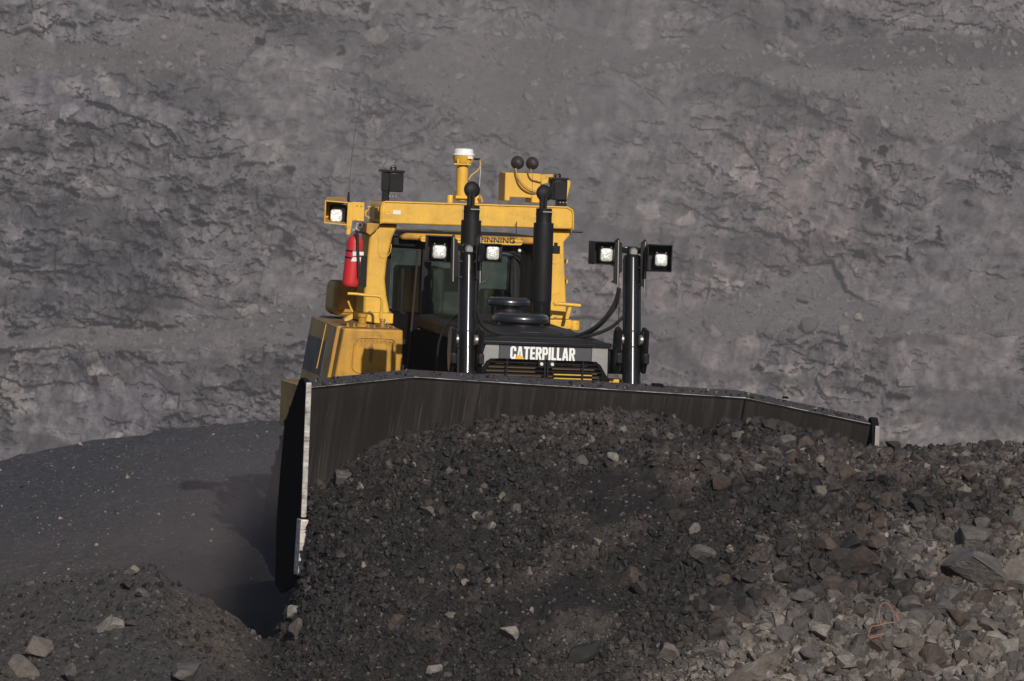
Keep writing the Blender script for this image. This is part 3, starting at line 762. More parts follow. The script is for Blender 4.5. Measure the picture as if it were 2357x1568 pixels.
# ------------------------------------------------------------------ the pit wall across the excavation
KW = PPM * DIST / 300.0
def build_wall():
    us = np.concatenate([np.arange(-2600, -330, 7.0), np.arange(-330, 2690, 3.0), np.arange(2690, 4960, 7.0)]); vs = np.arange(1420, -330, -3.0)
    U_, V_ = np.meshgrid(us, vs)
    wu = U_ + 22 * fbm(U_ / 110, V_ / 110, 5, 4); wv = V_ + 9 * fbm(U_ / 60, V_ / 60, 15, 4)
    polys = [
      [(-3200, 806), (0, 806), (224, 800), (421, 803), (634, 793), (760, 785), (1380, 778), (1534, 776), (1874, 769), (5600, 768), (5600, 640), (2357, 640), (2250, 655), (2200, 705), (2060, 725), (1955, 675), (1940, 596), (1860, 612), (1780, 650), (1650, 690), (1540, 722), (1380, 735), (1100, 715), (900, 700), (700, 680), (620, 705), (560, 738), (380, 754), (200, 748), (120, 762), (60, 782), (-3200, 792)],
      [(840, 165), (980, 100), (1180, 70), (1330, 60), (1500, 130), (1340, 172), (1310, 300), (1230, 360), (1120, 300), (1010, 230)],
      [(-3200, 160), (545, 162), (600, 60), (470, 40), (330, 55), (290, 100), (190, 104), (150, 120), (60, 70), (-3200, 90)],
      [(1340, 168), (5600, 140), (5600, 60), (2357, 84), (2150, 76), (1950, 92), (1830, 120), (1650, 70), (1450, 120)],
      [(1700, 160), (5600, 140), (5600, 330), (2357, 245), (2180, 330), (2050, 300), (1960, 230), (1800, 205)]]
    scr = np.zeros_like(U_)
    tone = np.ones_like(U_)
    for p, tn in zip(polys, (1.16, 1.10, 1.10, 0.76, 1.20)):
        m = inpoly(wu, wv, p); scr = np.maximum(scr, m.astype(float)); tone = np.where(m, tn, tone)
    def blur(a, n):
        for _ in range(n):
            a = (np.roll(a, 1, 0) + np.roll(a, -1, 0) + a * 2) / 4; a = (np.roll(a, 1, 1) + np.roll(a, -1, 1) + a * 2) / 4
        return a
    scr = blur(scr, 2)
    ang = np.radians(66 * (1 - scr) + 33 * scr)
    dz = 3.0 / KW
    dep = np.cumsum(dz / np.tan(ang), 0)
    ker = np.hanning(141); ker /= ker.sum()
    dep = np.stack([np.convolve(np.pad(r, 70, 'edge'), ker, 'valid') for r in dep])
    dep = blur(dep, 2)
    yb = 222.0 + dep
    # metric coordinates on the face, strata dipping gently to the right
    a = U_ / KW; b = V_ / KW; dip = R(9)
    p = a * math.cos(dip) + b * math.sin(dip); q = -a * math.sin(dip) + b * math.cos(dip)
    q = q + 0.5 * fbm(a * 0.14, b * 0.14, 77, 3); p = p + 0.10 * fbm(a * 0.9, b * 0.9, 78, 3)
    rock = 1 - scr
    hard = np.clip(0.42 + 0.9 * fbm(a * 0.13, b * 0.22, 90, 3) + 0.35 * sstep(700, 200, U_) * sstep(200, 300, V_), 0.1, 1.2)
    _, _, c1, l1 = voro(p / 2.2, q / 1.3, 201, True); f1, f2, c2, l2 = voro(p / 0.85, q / 0.62, 211, True); g1, g2, c3, l3 = voro(p / 0.36, q / 0.34, 221, True)
    disp = (c1 - 0.5) * 0.5 + l1 * 0.8 + (c2 - 0.5) * 0.26 + l2 * 0.55 + (c3 - 0.5) * 0.13 + l3 * 0.30
    disp += fbm(p * 0.16, q * 0.16, 230, 5) * 1.0 + fbm(p * 1.5, q * 0.5, 240, 4) * 0.16
    gull = fbm(a * 0.55, b * 0.10, 250, 4); disp += gull * 0.35 * sstep(1300, 2000, U_)
    crack = 1 - sstep(0.0, 0.09, f2 - f1); disp -= crack * 0.09 * (c1 > 0.5)
    lay = gnoise(q * 1.1, p * 0.05, 260); disp += np.where(lay + 0.5 * (c2 - 0.5) > 0.3, 0.07, 0.0) * hard
    disp += fbm(p * 3.2, q * 2.4, 243, 4, 0.65) * 0.11
    holes = sstep(0.5, 0.62, fbm(p * 0.8, q * 1.9, 270, 5, 0.65)); disp -= holes * 0.7
    flute = fbm(a * 1.5 + 0.4 * b, b * 0.22, 255, 4, 0.6); disp += flute * 0.22 * sstep(1250, 1500, U_) * sstep(2300, 1900, U_)
    disp *= hard * rock * (1 - 0.25 * sstep(700, 1200, U_))
    hol = np.zeros_like(U_)
    for (hu, hv, hru, hrv, ha) in ((415, 438, 26, 8, 8), (345, 515, 30, 8, 8), (465, 517, 24, 9, 0), (120, 425, 26, 6, 18), (165, 440, 14, 6, 0), (360, 585, 9, 10, 40), (2010, 480, 22, 26, 0), (1995, 440, 16, 8, 20), (1990, 380, 12, 16, 0), (2030, 350, 14, 14, 0), (2040, 300, 10, 6, 0), (1978, 588, 16, 14, 0), (1366, 414, 13, 7, 30),
                                   (1852, 38, 24, 7, 28), (1825, 62, 18, 5, 0), (1815, 50, 6, 10, 0), (838, 20, 10, 14, 40), (846, 56, 7, 9, 0), (595, 100, 12, 12, 0), (785, 120, 6, 14, 0), (2066, 913, 32, 9, 3), (2010, 880, 30, 6, 15), (1985, 905, 40, 4, 20), (560, 985, 26, 8, 10), (580, 910, 14, 7, 0), (550, 880, 14, 6, 0), (1745, 852, 16, 6, 0), (1660, 275, 12, 8, 20), (1640, 395, 8, 16, -20), (665, 395, 14, 10, 0), (620, 470, 12, 10, 0), (30, 345, 30, 5, 10), (90, 352, 26, 5, 12), (220, 880, 8, 16, 0), (2150, 560, 30, 4, 8), (2160, 540, 4, 18, 0), (2090, 590, 5, 16, 0), (2230, 470, 14, 5, 40)):
        hol = np.maximum(hol, blob(U_ + 10 * gnoise(U_ / 14, V_ / 14, 99), V_ + 7 * gnoise(U_ / 12, V_ / 12, 98), hu, hv, hru, hrv, ha))
    disp -= 1.1 * sstep(0.35, 0.6, hol)
    sfine = fbm(a * 2.2, b * 2.2, 280, 4) * 0.05 + fbm(a * 0.25, b * 0.25, 281, 3) * 0.5
    _, _, c5 = voro(a * 2.4, b * 2.4, 283); sfine += (c5 - 0.5) * 0.09
    disp += scr * sfine
    yy = yb - disp
    # colours: what each bed is made of
    g = np.array([0.124, 0.114, 0.119])
    col = np.repeat(g[None, None], U_.shape[0], 0).repeat(U_.shape[1], 1)
    t = fbm(a * 0.10, b * 0.12, 301, 4); t2 = fbm(p * 0.5, q * 0.9, 302, 4)
    col = col * (1 + 0.25 * (c2 - 0.5)[..., None] * rock[..., None] + 0.40 * (c3 - 0.5)[..., None] * rock[..., None] + 0.20 * t[..., None] + 0.2 * t2[..., None] + 0.30 * fbm(p * 2.2, q * 1.6, 305, 4, 0.65)[..., None] * rock[..., None])
    warm = np.clip(0.45 * sstep(1250, 1700, U_) + 0.6 * t, 0, 1) * rock
    col = col * (1 + warm[..., None] * np.array([0.10, 0.01, -0.03]))
    col = col * (1 - 0.04 * sstep(900, 200, U_) * sstep(330, 430, V_))[..., None]
    cool = np.clip(sstep(700, 300, U_) * 0.6 + fbm(a * 0.2, b * 0.2, 310, 3) * 0.5, 0, 1)
    col = col * (1 + cool[..., None] * np.array([-0.08, -0.05, 0.03]))
    col = col * (1 + 0.34 * (flute * sstep(1250, 1500, U_) * sstep(2300, 1900, U_) + 0.7 * fbm(a * 1.8, b * 0.5, 256, 3) * sstep(900, 500, U_))[..., None] * rock[..., None] * np.array([1.0, 0.9, 0.85]))
    pale = sstep(0.80, 0.95, c2) * sstep(-0.1, 0.5, fbm(a * 0.16, b * 0.16, 320, 3) + 0.45 * sstep(300, 0, U_) * (np.abs(V_ - 350) < 90))
    col = col + pale[..., None] * rock[..., None] * np.array([0.09, 0.082, 0.07])
    coalb = sstep(0.15, 0.5, fbm(p * 0.10, q * 0.55, 330, 4) + 0.5 * np.exp(-((V_ - 460 - U_ * 0.12) / 90) ** 2) * sstep(620, 200, U_) + 0.45 * np.exp(-((V_ - 640 - U_ * 0.1) / 50) ** 2) * sstep(600, 250, U_) + 0.6 * np.exp(-((U_ - 2010) / 45) ** 2 - ((V_ - 400) / 110) ** 2))
    col = col * (1 - 0.42 * coalb[..., None] * rock[..., None])
    sc = np.array([0.098, 0.089, 0.091]) * (1 + 0.16 * fbm(a * 0.4, b * 0.4, 340, 4)[..., None])
    below = np.zeros_like(U_)                       # darker band of rock under each ledge, fading downwards
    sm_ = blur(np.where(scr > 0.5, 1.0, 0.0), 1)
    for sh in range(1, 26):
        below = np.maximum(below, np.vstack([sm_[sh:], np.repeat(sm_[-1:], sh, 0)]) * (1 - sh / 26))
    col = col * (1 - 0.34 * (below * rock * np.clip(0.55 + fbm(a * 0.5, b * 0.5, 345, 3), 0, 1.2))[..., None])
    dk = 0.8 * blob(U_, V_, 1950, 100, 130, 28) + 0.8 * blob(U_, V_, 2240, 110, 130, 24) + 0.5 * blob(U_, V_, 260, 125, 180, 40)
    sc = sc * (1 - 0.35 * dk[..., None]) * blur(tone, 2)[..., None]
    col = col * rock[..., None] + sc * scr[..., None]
    k = (VC - V_) / PPM / DIST; dyr = math.cos(ELEV) + k * math.sin(ELEV); dzr = -math.sin(ELEV) + k * math.cos(ELEV)
    tt = (yb - CAM.y) / dyr
    xx = CAM.x + (U_ - UC) / PPM / DIST * tt; zz = CAM.z + dzr * tt
    # ledges: let blocks overhang a little
    zz = zz + (c2 - 0.5) * 0.10 * rock
    return xx, yy, zz, np.clip(col, 0.01, 0.5), scr, U_, V_
wx, wy, wz, wc, wscr, WU, WV = build_wall()
def wall_mat():
    k = NT('pit_wall_rock'); c = k.coord()
    a = k.n('ShaderNodeAttribute'); a.attribute_name = 'col'
    n1 = k.noise(c, 1.3, 6, 0.65); n2 = k.noise(k.stretch(c, (2.2, 2.2, 5.5)), 1.4, 5, 0.65)
    b = k.mix(1.0, a.outputs[0], k.mix(k.ramp(n1, 0.3, 0.7), (0.82, 0.82, 0.82), (1.2, 1.2, 1.2)), 'MULTIPLY')
    b = k.mix(1.0, b, k.mix(k.ramp(n2, 0.3, 0.7), (0.8, 0.8, 0.81), (1.22, 1.21, 1.2)), 'MULTIPLY')
    n3 = k.noise(c, 6.5, 4, 0.7)
    b = k.mix(1.0, b, k.mix(k.ramp(n3, 0.32, 0.68), (0.78, 0.78, 0.78), (1.24, 1.23, 1.22)), 'MULTIPLY')
    k.l(b, k.b.inputs['Base Color']); k.b.inputs['Roughness'].default_value = 0.9; k.b.inputs['Specular IOR Level'].default_value = 0.2
    k.bump(k.math('ADD', n1, n2), 0.5, 0.12)
    return k.m
MAT['wall'] = wall_mat()
tag(grid_mesh('terrain', wx, wy, wz, MAT['wall'], {'col': wc}), kind='structure')
# broken rock lying on the berms
wm_ = np.where((wscr > 0.8).ravel() & (WU.ravel() > -300) & (WU.ravel() < 2650))[0]
sel = RNG.choice(wm_, 9000)
edge_ = np.where(((wscr > 0.3) & (np.roll(wscr, -3, 0) - np.roll(wscr, 3, 0) > 0.3)).ravel() & (WU.ravel() > -300) & (WU.ravel() < 2650))[0]
sel[:2200] = RNG.choice(edge_, 2200)
wp_ = np.stack([wx.ravel()[sel], wy.ravel()[sel], wz.ravel()[sel]], 1) + RNG.uniform(-0.04, 0.04, (9000, 3))
wsz = 0.035 * (RNG.pareto(2.3, 9000) + 1).clip(0, 8)
wcol = np.array([0.125, 0.115, 0.112])[None] * RNG.uniform(0.6, 1.6, (9000, 1))
rubble_mesh('scree', wp_, wsz, wcol, MAT['rubble'], 'fallen rock debris scattered on the berms of the pit wall', 12)
def wall_pt(u, v):
    k = np.argmin((WU - u) ** 2 + (WV - v) ** 2); return Vector((wx.ravel()[k], wy.ravel()[k], wz.ravel()[k]))
WALLROCKS = [(1852, 683, 34, 24, 'tan', 'pale rounded boulder on the berm slope right of the right lift cylinder'),
 (1862, 742, 44, 40, 'grey', 'large grey boulder heap at the berm edge under the pale rounded boulder'),
 (1978, 728, 22, 22, 'pale', 'light upright boulder at the berm edge behind the right blade end'),
 (2052, 756, 28, 14, 'tan', 'low tan boulder on the berm edge in the background right of centre'),
 (2168, 750, 18, 12, 'tan', 'small tan boulder farthest right on the background berm edge'),
 (1732, 712, 26, 16, 'tan', 'low tan rock left of the pale boulder on the berm slope'),
 (1736, 160, 44, 18, 'grey', 'broad grey block on the top berm edge above the right lift cylinder'),
 (1830, 137, 30, 18, 'grey', 'grey block on the top berm right of the broad grey block'),
 (1850, 116, 16, 12, 'grey', 'small grey rock above the top berm blocks'),
 (1985, 152, 24, 14, 'grey', 'grey boulder on the top berm edge under the dark scree cone'),
 (1540, 148, 14, 10, 'pale', 'tiny bright stone on the top berm at picture centre right'),
 (644, 716, 14, 12, 'pale', 'bright stone on the berm left of the yellow hydraulic tank'),
 (648, 737, 12, 12, 'pale', 'small bright stone just under the bright stone left of the tank')]
for (u, v, wp, hp, mt, lab) in WALLROCKS:
    p = wall_pt(u, v + hp * 0.4); mpp = (p.y - CAM.y) / DIST / PPM
    o = place_rock('rock', 'var', random.randrange(len(VAR)), mt, p + Vector((0, -0.1, 0)), wp * mpp, hp * mpp, 0.1, sink=0.25)
    tag(o, lab, 'rock', 'boulders on the pit wall berms')

# ------------------------------------------------------------------ the bulldozer
DZ = empty('bulldozer', M)
tag(DZ, 'yellow tracked bulldozer with a wide black blade pushing dark rubble', 'bulldozer')

# --- blade
def blade():
    TL, CLf, CRt, TR = L(714, 893, -2.05), L(953, 869, -1.40), L(1715, 917, -1.40), L(2003, 977, -2.0)
    prof = [(0.0, 0.0), (0.03, -0.10), (0.12, -0.30), (0.22, -0.55), (0.31, -0.85), (0.35, -1.15), (0.33, -1.45), (0.25, -1.75), (0.10, -2.0), (-0.06, -2.2)]
    back = {'tl': Vector((0, 1, 0)), 'c': Vector((0, 1, 0)), 'tr': Vector((0, 1, 0))}
    cols = []
    for i in range(7): t = i / 6; cols.append((TL.lerp(CLf, t), back['tl'] if t < 1 else (back['tl'] + back['c']) / 2))
    for i in range(1, 13): t = i / 12; cols.append((CLf.lerp(CRt, t), back['c'] if t < 1 else (back['tr'] + back['c']) / 2))
    for i in range(1, 7): t = i / 6; cols.append((CRt.lerp(TR, t), back['tr']))
    n, m = len(cols), len(prof)
    vs, fs = [], []
    for (p, bk) in cols:
        for d, h in prof: vs.append(p + bk * (d + 0.10 * -h * 0.9) + Vector((0, 0, h)))
    for (p, bk) in cols:
        for d, h in prof: vs.append(p + bk * (d + 0.10 * -h * 0.9 + 0.09) + Vector((0, 0, h - 0.002)))
    o = n * m
    for i in range(n - 1):
        for j in range(m - 1):
            a, b = i * m + j, (i + 1) * m + j
            fs.append((a, b, b + 1, a + 1)); fs.append((o + a, o + a + 1, o + b + 1, o + b))
        a, b = i * m, (i + 1) * m
        fs.append((a, o + a, o + b, b)); a += m - 1; b += m - 1; fs.append((a, b, o + b, o + a))
    B = MB().vf(vs, fs).build('blade', 'blade', DZ)
    # top beam behind the lip
    mb = MB(); tb = []
    for (p, bk) in (cols[0], cols[6], cols[18], cols[24]):
        tb.append([p + bk * -0.004 + Vector((0, 0, -0.004)), p + bk * -0.003 + Vector((0, 0, 0.012)), p + bk * 0.26 + Vector((0, 0, 0.070)), p + bk * 0.28 + Vector((0, 0, -0.14)), p + bk * 0.10 + Vector((0, 0, -0.16))])
    vv = [q for r in tb for q in r]; ff = [(0, 1, 2, 3, 4), (19, 18, 17, 16, 15)]
    for i in range(3):
        for j in range(5): k = (j + 1) % 5; ff.append((i * 5 + j, (i + 1) * 5 + j, (i + 1) * 5 + k, i * 5 + k))
    mb.vf(vv, ff).build('top_beam', 'beam_top', B, 0.006)
    mb = MB()
    for i in range(24):
        p, bk = cols[i]; q, bq = cols[i + 1]; r = 0.004 + 0.0015 * math.sin(i * 2.3)
        mb.cyl(p + bk * -0.014 + Vector((0, 0, 0.004)), q + bq * -0.014 + Vector((0, 0, 0.004)), r, r * 0.9, 8)
    mb.build('worn_lip', 'lip', B)
    # seam weld at the right bend, lifting lug on the beam
    mb = MB(); p, bk = cols[18]
    for (d, h), (d2, h2) in zip(prof[:5], prof[1:6]):
        mb.cyl(p + bk * (d - h * 0.09 - 0.006) + Vector((0, 0, h)), p + bk * (d2 - h2 * 0.09 - 0.006) + Vector((0, 0, h2)), 0.010, None, 6)
    mb.build('weld_seam', 'plate', B)
    a = L(1500, 893, -1.22)
    MB().prism([a + Vector((0.0, 0, 0)), a + Vector((0.15, 0, 0)), a + Vector((0.12, 0, 0.045)), a + Vector((0.03, 0, 0.045))], (0, 0.12, 0)).build('lifting_lug', 'plate', B, 0.006)
    a = L(1802, 918, -1.45)
    MB().prism([a, a + Vector((0.07, 0, 0)), a + Vector((0.055, 0, 0.025)), a + Vector((0.015, 0, 0.025))], (0, 0.06, 0)).build('lifting_lug', 'plate', B, 0.004)
    # end plates: outline in the plane of the plate, 5 cm thick
    xo = TL.x - 0.052
    pix = [(714, 905), (713, 885), (709, 873), (703, 869), (698, 875), (672, 952), (666, 968), (655, 1080), (646, 1200), (643, 1345), (655, 1365), (690, 1342), (696, 1312), (701, 1190)]
    pts = [LX(u - 10, v, xo) for u, v in pix]
    EP = MB().prism(pts, (0.05, 0, 0)).build('end_plate', 'plate', B, 0.006)
    # bare front edge of the plate
    f0, f1 = LX(703.2, 880, xo) + Vector((0, -0.03, 0)), LX(691, 1190, xo) + Vector((0, -0.03, 0))
    mb = MB(); 
    mb.prism([f0 + Vector((-0.002, 0, 0)), f1 + Vector((-0.002, 0, 0)), f1 + Vector((-0.002, -0.02, 0)), f0 + Vector((-0.002, -0.02, 0))], (0.056, 0, 0)).build('worn_edge', 'edge', EP, 0.004)
    g0, g1 = LX(689, 1194, xo), LX(681, 1322, xo)
    MB().prism([g0 + Vector((-0.015, 0.05, 0)), g1 + Vector((-0.015, 0.05, 0)), g1 + Vector((-0.015, -0.17, 0)), g0 + Vector((-0.015, -0.15, 0))], (0.085, 0, 0)).build('end_bit', 'bit', EP, 0.006, label='bright worn end bit on the blade tip')
    # right end plate (mirror, by its own measure)
    xr = TR.x + 0.002
    prz = [(0, 0.02), (0.03, 0.06), (0.08, 0.075), (0.14, 0.05), (0.45, -0.4), (0.55, -0.75), (0.75, -1.9), (0.55, -2.3), (-0.05, -2.3), (-0.03, -0.1)]
    ER = MB().prism([Vector((xr, TR.y + y - 0.05, TR.z + z)) for y, z in prz], (0.075, 0, 0)).build('end_plate', 'plate', B, 0.006)
    MB().prism([Vector((xr + 0.028, TR.y - 0.062, TR.z - 0.01)), Vector((xr + 0.028, TR.y - 0.075, TR.z - 1.2)), Vector((xr + 0.028, TR.y - 0.112, TR.z - 1.2)), Vector((xr + 0.028, TR.y - 0.092, TR.z - 0.01))], (0.05, 0, 0)).build('worn_edge', 'steel', ER, 0.004)
    # cutting edge
    mb = MB(); vv = []; ff = []
    for (p, bk) in cols:
        q = p + bk * (-0.06 + 0.198) + Vector((0, 0, -2.2)); vv += [q + bk * -0.02, q + bk * 0.04, q + bk * 0.04 + Vector((0, 0, 0.32)) , q + bk * 0.10 + Vector((0, 0, 0.32)), q + bk * 0.05 + Vector((0, 0, -0.06))]
    for i in range(n - 1):
        for (j, k) in ((0, 2), (2, 3), (3, 4), (4, 0)): ff.append((i * 5 + j, i * 5 + k, (i + 1) * 5 + k, (i + 1) * 5 + j))
    mb.vf(vv, ff).build('cutting_edge', 'edge', B)
    # coal crumbs lying on the top beam are rubble of their own
    rng = np.random.default_rng(4); ps, ss = [], []
    for _ in range(420):
        i = rng.integers(0, 24); t = rng.random(); (p, bk), (q, bq) = cols[i], cols[i + 1]
        c = p.lerp(q, t) ; dd = rng.uniform(0.0, 0.23); c = c + bk * dd + Vector((0, 0, 0.012 + 0.235 * dd))
        ps.append(M @ c); ss.append(0.005 + 0.006 * rng.pareto(2.5))
    cc = np.where(rng.random((420, 1)) < 0.1, C_PALE[None], C_COAL[None] * rng.uniform(0.7, 1.6, (420, 1)))
    rubble_mesh('coal_crumbs', np.array([list(p) for p in ps]), np.minimum(np.array(ss), 0.022), cc, MAT['rubble'], 'coal crumbs lying along the top of the blade', 22, 0.5)
blade()
# push arms behind the blade
for sx in (-1, 1):
    MB().prism([(sx * 1.95 - 0.15, -1.0, 0.35), (sx * 1.95 + 0.15, -1.0, 0.35), (sx * 1.95 + 0.15, -1.0, 0.75), (sx * 1.95 - 0.15, -1.0, 0.75)], (0, 2.0, 0.15)).build('push_arm', 'satin', DZ, 0.02)

# --- tracks: high-drive loop with grouser shoes
def track(sx):
    # loop of points in (y, z): front idler, rear idler, raised sprocket
    wheels = [(0.75, 0.62, 0.60), (4.1, 0.62, 0.60), (3.3, 1.50, 0.50)]
    def tang():
        pts = []
        cs = [Vector((a, b)) for a, b, _ in wheels]; rs = [r for _, _, r in wheels]
        order = [0, 1, 2]; n = 3
        ex = []
        for i in range(n):
            j = (i + 1) % n; d = cs[j] - cs[i]; l = d.length; d /= l; nn = Vector((d.y, -d.x))
            s = (rs[i] - rs[j]) / l; c = math.sqrt(1 - s * s); m = nn * c + d * s
            ex.append((cs[i] + m * rs[i], cs[j] + m * rs[j]))
        for i in range(n):
            p, q = ex[i]; k = int((q - p).length / 0.05)
            for t in range(k): pts.append(p.lerp(q, t / k))
            j = (i + 1) % n; q2 = ex[j][0]; a0 = math.atan2(*(q - cs[j]).yx); a1 = math.atan2(*(q2 - cs[j]).yx)
            while a1 < a0: a1 += 2 * math.pi
            k = max(2, int((a1 - a0) * rs[j] / 0.05))
            for t in range(k): a = a0 + (a1 - a0) * t / k; pts.append(cs[j] + Vector((math.cos(a), math.sin(a))) * rs[j])
        return pts
    P = tang(); Ls = [0]
    for i in range(len(P)): Ls.append(Ls[-1] + (P[(i + 1) % len(P)] - P[i]).length)
    tot = Ls[-1]; ns = int(tot / 0.26); mb = MB(); xc = sx * 1.58; hw = 0.38
    def at(s):
        s %= tot
        for i in range(len(P)):
            if Ls[i + 1] >= s: return P[i].lerp(P[(i + 1) % len(P)], (s - Ls[i]) / max(Ls[i + 1] - Ls[i], 1e-6))
    for k in range(ns):
        a, b = at(k * tot / ns), at((k + 0.94) * tot / ns); d = (b - a).normalized(); nn = Vector((d.y, -d.x))
        q = [a - nn * 0.03, b - nn * 0.03, b + nn * 0.02, a + d * 0.05 + nn * 0.02, a + d * 0.035 + nn * 0.10, a + d * 0.0 + nn * 0.10]
        mb.prism([(xc - hw, p.x, p.y) for p in q], (2 * hw, 0, 0))
    T = mb.build('track', 'matte', DZ)
    for (y, z, r) in wheels:
        MB().lathe((xc - 0.2, y, z), (1, 0, 0), [(r * 0.35, -0.1), (r * 0.5, 0.0), (r - 0.06, 0.04), (r - 0.06, 0.36), (r * 0.5, 0.40)], 32).build('track_wheel', 'matte', T)
    MB().box(xc - 0.18, xc + 0.18, 0.9, 3.9, 0.38, 0.85).build('track_frame', 'yellow_dirty', T, 0.03)
for sx in (-1, 1): track(sx)
# main hull under the hood and the fenders
z_hood = L(1250, 788, 0).z
MB().box(-0.62, 0.62, 0.16, 5.4, 0.55, z_hood - 0.05).build('engine_hull', 'plate', DZ, 0.02)

# --- radiator guard
def guard():
    x0, x1 = L(1104, 830, 0).x, L(1401, 830, 0).x
    zt, zb1, zb2 = L(1250, 786, 0).z, L(1250, 798, 0).z, L(1250, 829, 0).z
    zbot = L(1250, 905, 0).z
    G = MB()
    G.box(x0, x1, 0.0, 0.10, zb2, zt - 0.012)                           # header
    G.box(x0, x0 + 0.07, 0.001, 0.10, zbot, zb2); G.box(x1 - 0.07, x1, 0.001, 0.10, zbot, zb2)
    # rounded inner corners of the opening
    for sx, xc in ((1, x0 + 0.07), (-1, x1 - 0.07)):
        r = 0.16; pts = [(xc, 0.002, zb2), (xc, 0.002, zb2 - r)]
        for i in range(1, 8): t = R(90 * i / 8); pts.append((xc + sx * r * (1 - math.cos(t)), 0.002, zb2 - r + r * math.sin(t)))
        pts.append((xc + sx * r, 0.002, zb2)); G.prism(pts, (0, 0.09, 0))
    G.box(x0 + 0.05, x1 - 0.05, 0.14, 0.18, zbot, zt - 0.02)             # closed behind
    g = G.build('radiator_guard', 'black', DZ, 0.006)
    MB().prism([(x0 - 0.02, -0.03, zt - 0.045), (x1 + 0.02, -0.03, zt - 0.045), (x1 + 0.02, -0.02, zt), (x1 - 0.1, 0.18, zt + 0.02), (x0 + 0.1, 0.18, zt + 0.02), (x0 - 0.02, -0.02, zt)], (0, 0.001, 0)).build('top_rail', 'satin', g)
    MB().box(x0 - 0.02, x1 + 0.02, -0.025, 0.16, zt - 0.045, zt - 0.005).build('header_bar', 'satin', g, 0.012)
    xa, xb = L(1149, 812, -0.01).x, L(1362, 812, -0.01).x
    MB().box(xa, xb, -0.008, 0.0, zb2 + 0.003, zt - 0.047).build('name_band', 'band', g, 0.002)
    for s, (ua, ub) in ((1, (1118, 1148)), (-1, (1363, 1399))):
        a, b = L(ua, 812, -0.01).x, L(ub, 812, -0.01).x
        oc = a if s == 1 else b
        pts = [(a, -0.007, zt - 0.048), (b, -0.007, zt - 0.048), (b, -0.007, zb2 + 0.003), (a, -0.007, zb2 + 0.003)]
        if s == 1: pts = [pts[0], pts[1], pts[2], (a + 0.055, -0.007, zb2 + 0.0), (a + 0.01, -0.007, zb2 - 0.03), (a - 0.03, -0.007, zb2 - 0.09), (a - 0.055, -0.007, zb2 - 0.06)]
        else: pts = [pts[0], pts[1], (b + 0.005, -0.007, zb2 - 0.15), (b - 0.03, -0.007, zb2 - 0.10), (b - 0.07, -0.007, zb2 - 0.035), (b - 0.12, -0.007, zb2 + 0.002), (a, -0.007, zb2 + 0.003)]
        MB().prism(pts, (0, 0.006, 0)).build('corner_plate', 'chrome', g)
    MB().box(x0 + 0.07, x1 - 0.07, 0.10, 0.135, zbot, zb2 - 0.004).build('radiator_core', flat('gold_lit_core', (0.085, 0.052, 0.020), 0.7), g)  # brown-gold colour paints in dim golden reflections behind the slats
    # grille slats, one grille in two leaves
    mb = MB(); z = zb2 - 0.035
    while z > zbot:
        mb.box(x0 + 0.08, x1 - 0.08, 0.012, 0.05, z - 0.0045, z + 0.0045); z -= 0.041
    xm = L(1257, 850, 0).x
    for xx in (xm - 0.42, xm + 0.4): mb.box(xx - 0.006, xx + 0.006, 0.006, 0.04, zbot, zb2)
    mb.build('grille', 'satin', g)
    MB().box(xm - 0.022, xm - 0.004, -0.006, 0.05, zbot, zb2).build('grille_divider', 'satin', g, 0.003)
    MB().box(xm + 0.010, xm + 0.028, -0.006, 0.05, zbot, zb2).build('grille_divider', 'satin', g, 0.003)
    for dx in (-0.055, 0.060):
        lt = MB().box(xm + dx - 0.035, xm + dx + 0.035, -0.014, 0.02, zb2 - 0.08, zb2 - 0.005).build('latch_plate', 'satin', g, 0.004)
        MB().cyl((xm + dx, -0.026, zb2 - 0.042), (xm + dx, -0.012, zb2 - 0.042), 0.016, 0.020, 12).build('bolt', 'label', lt)
    xs, xe = L(1274, 870, 0.06).x, L(1362, 870, 0.06).x
    MB().box(xs, xe, 0.052, 0.09, zbot, L(1300, 856, 0.06).z).build('core_guard', 'yellow', g, 0.004)  # yellow bars, enlarged; the extra yellow stands for gold-lit slat tops
    pa, pb = L(1174, 826.0, -0.012), L(1323, 831.0, -0.012)
    ht = L(1250, 798, -0.012).z - L(1250, 827, -0.012).z
    block_lettering('lettering', 'CATERPILLAR', 'text_white', g, pa, pb, ht, -0.0115)
    ta, tb, tc = L(1184.5, 826.5, -0.016), L(1208, 827, -0.016), L(1196, 814.5, -0.016)
    MB().prism([ta, tb, tc], (0, 0.003, 0)).build('emblem', 'logo_yellow', g)
    return x0, x1, zt, zbot
GX0, GX1, GZT, GZB = guard()
a = L(1402, 873, 0.06); b = L(1434, 888, 0.06)
MB().box(a.x, b.x, 0.05, 0.35, b.z - 0.3, a.z).build('frame_bracket', 'yellow', DZ, 0.008)

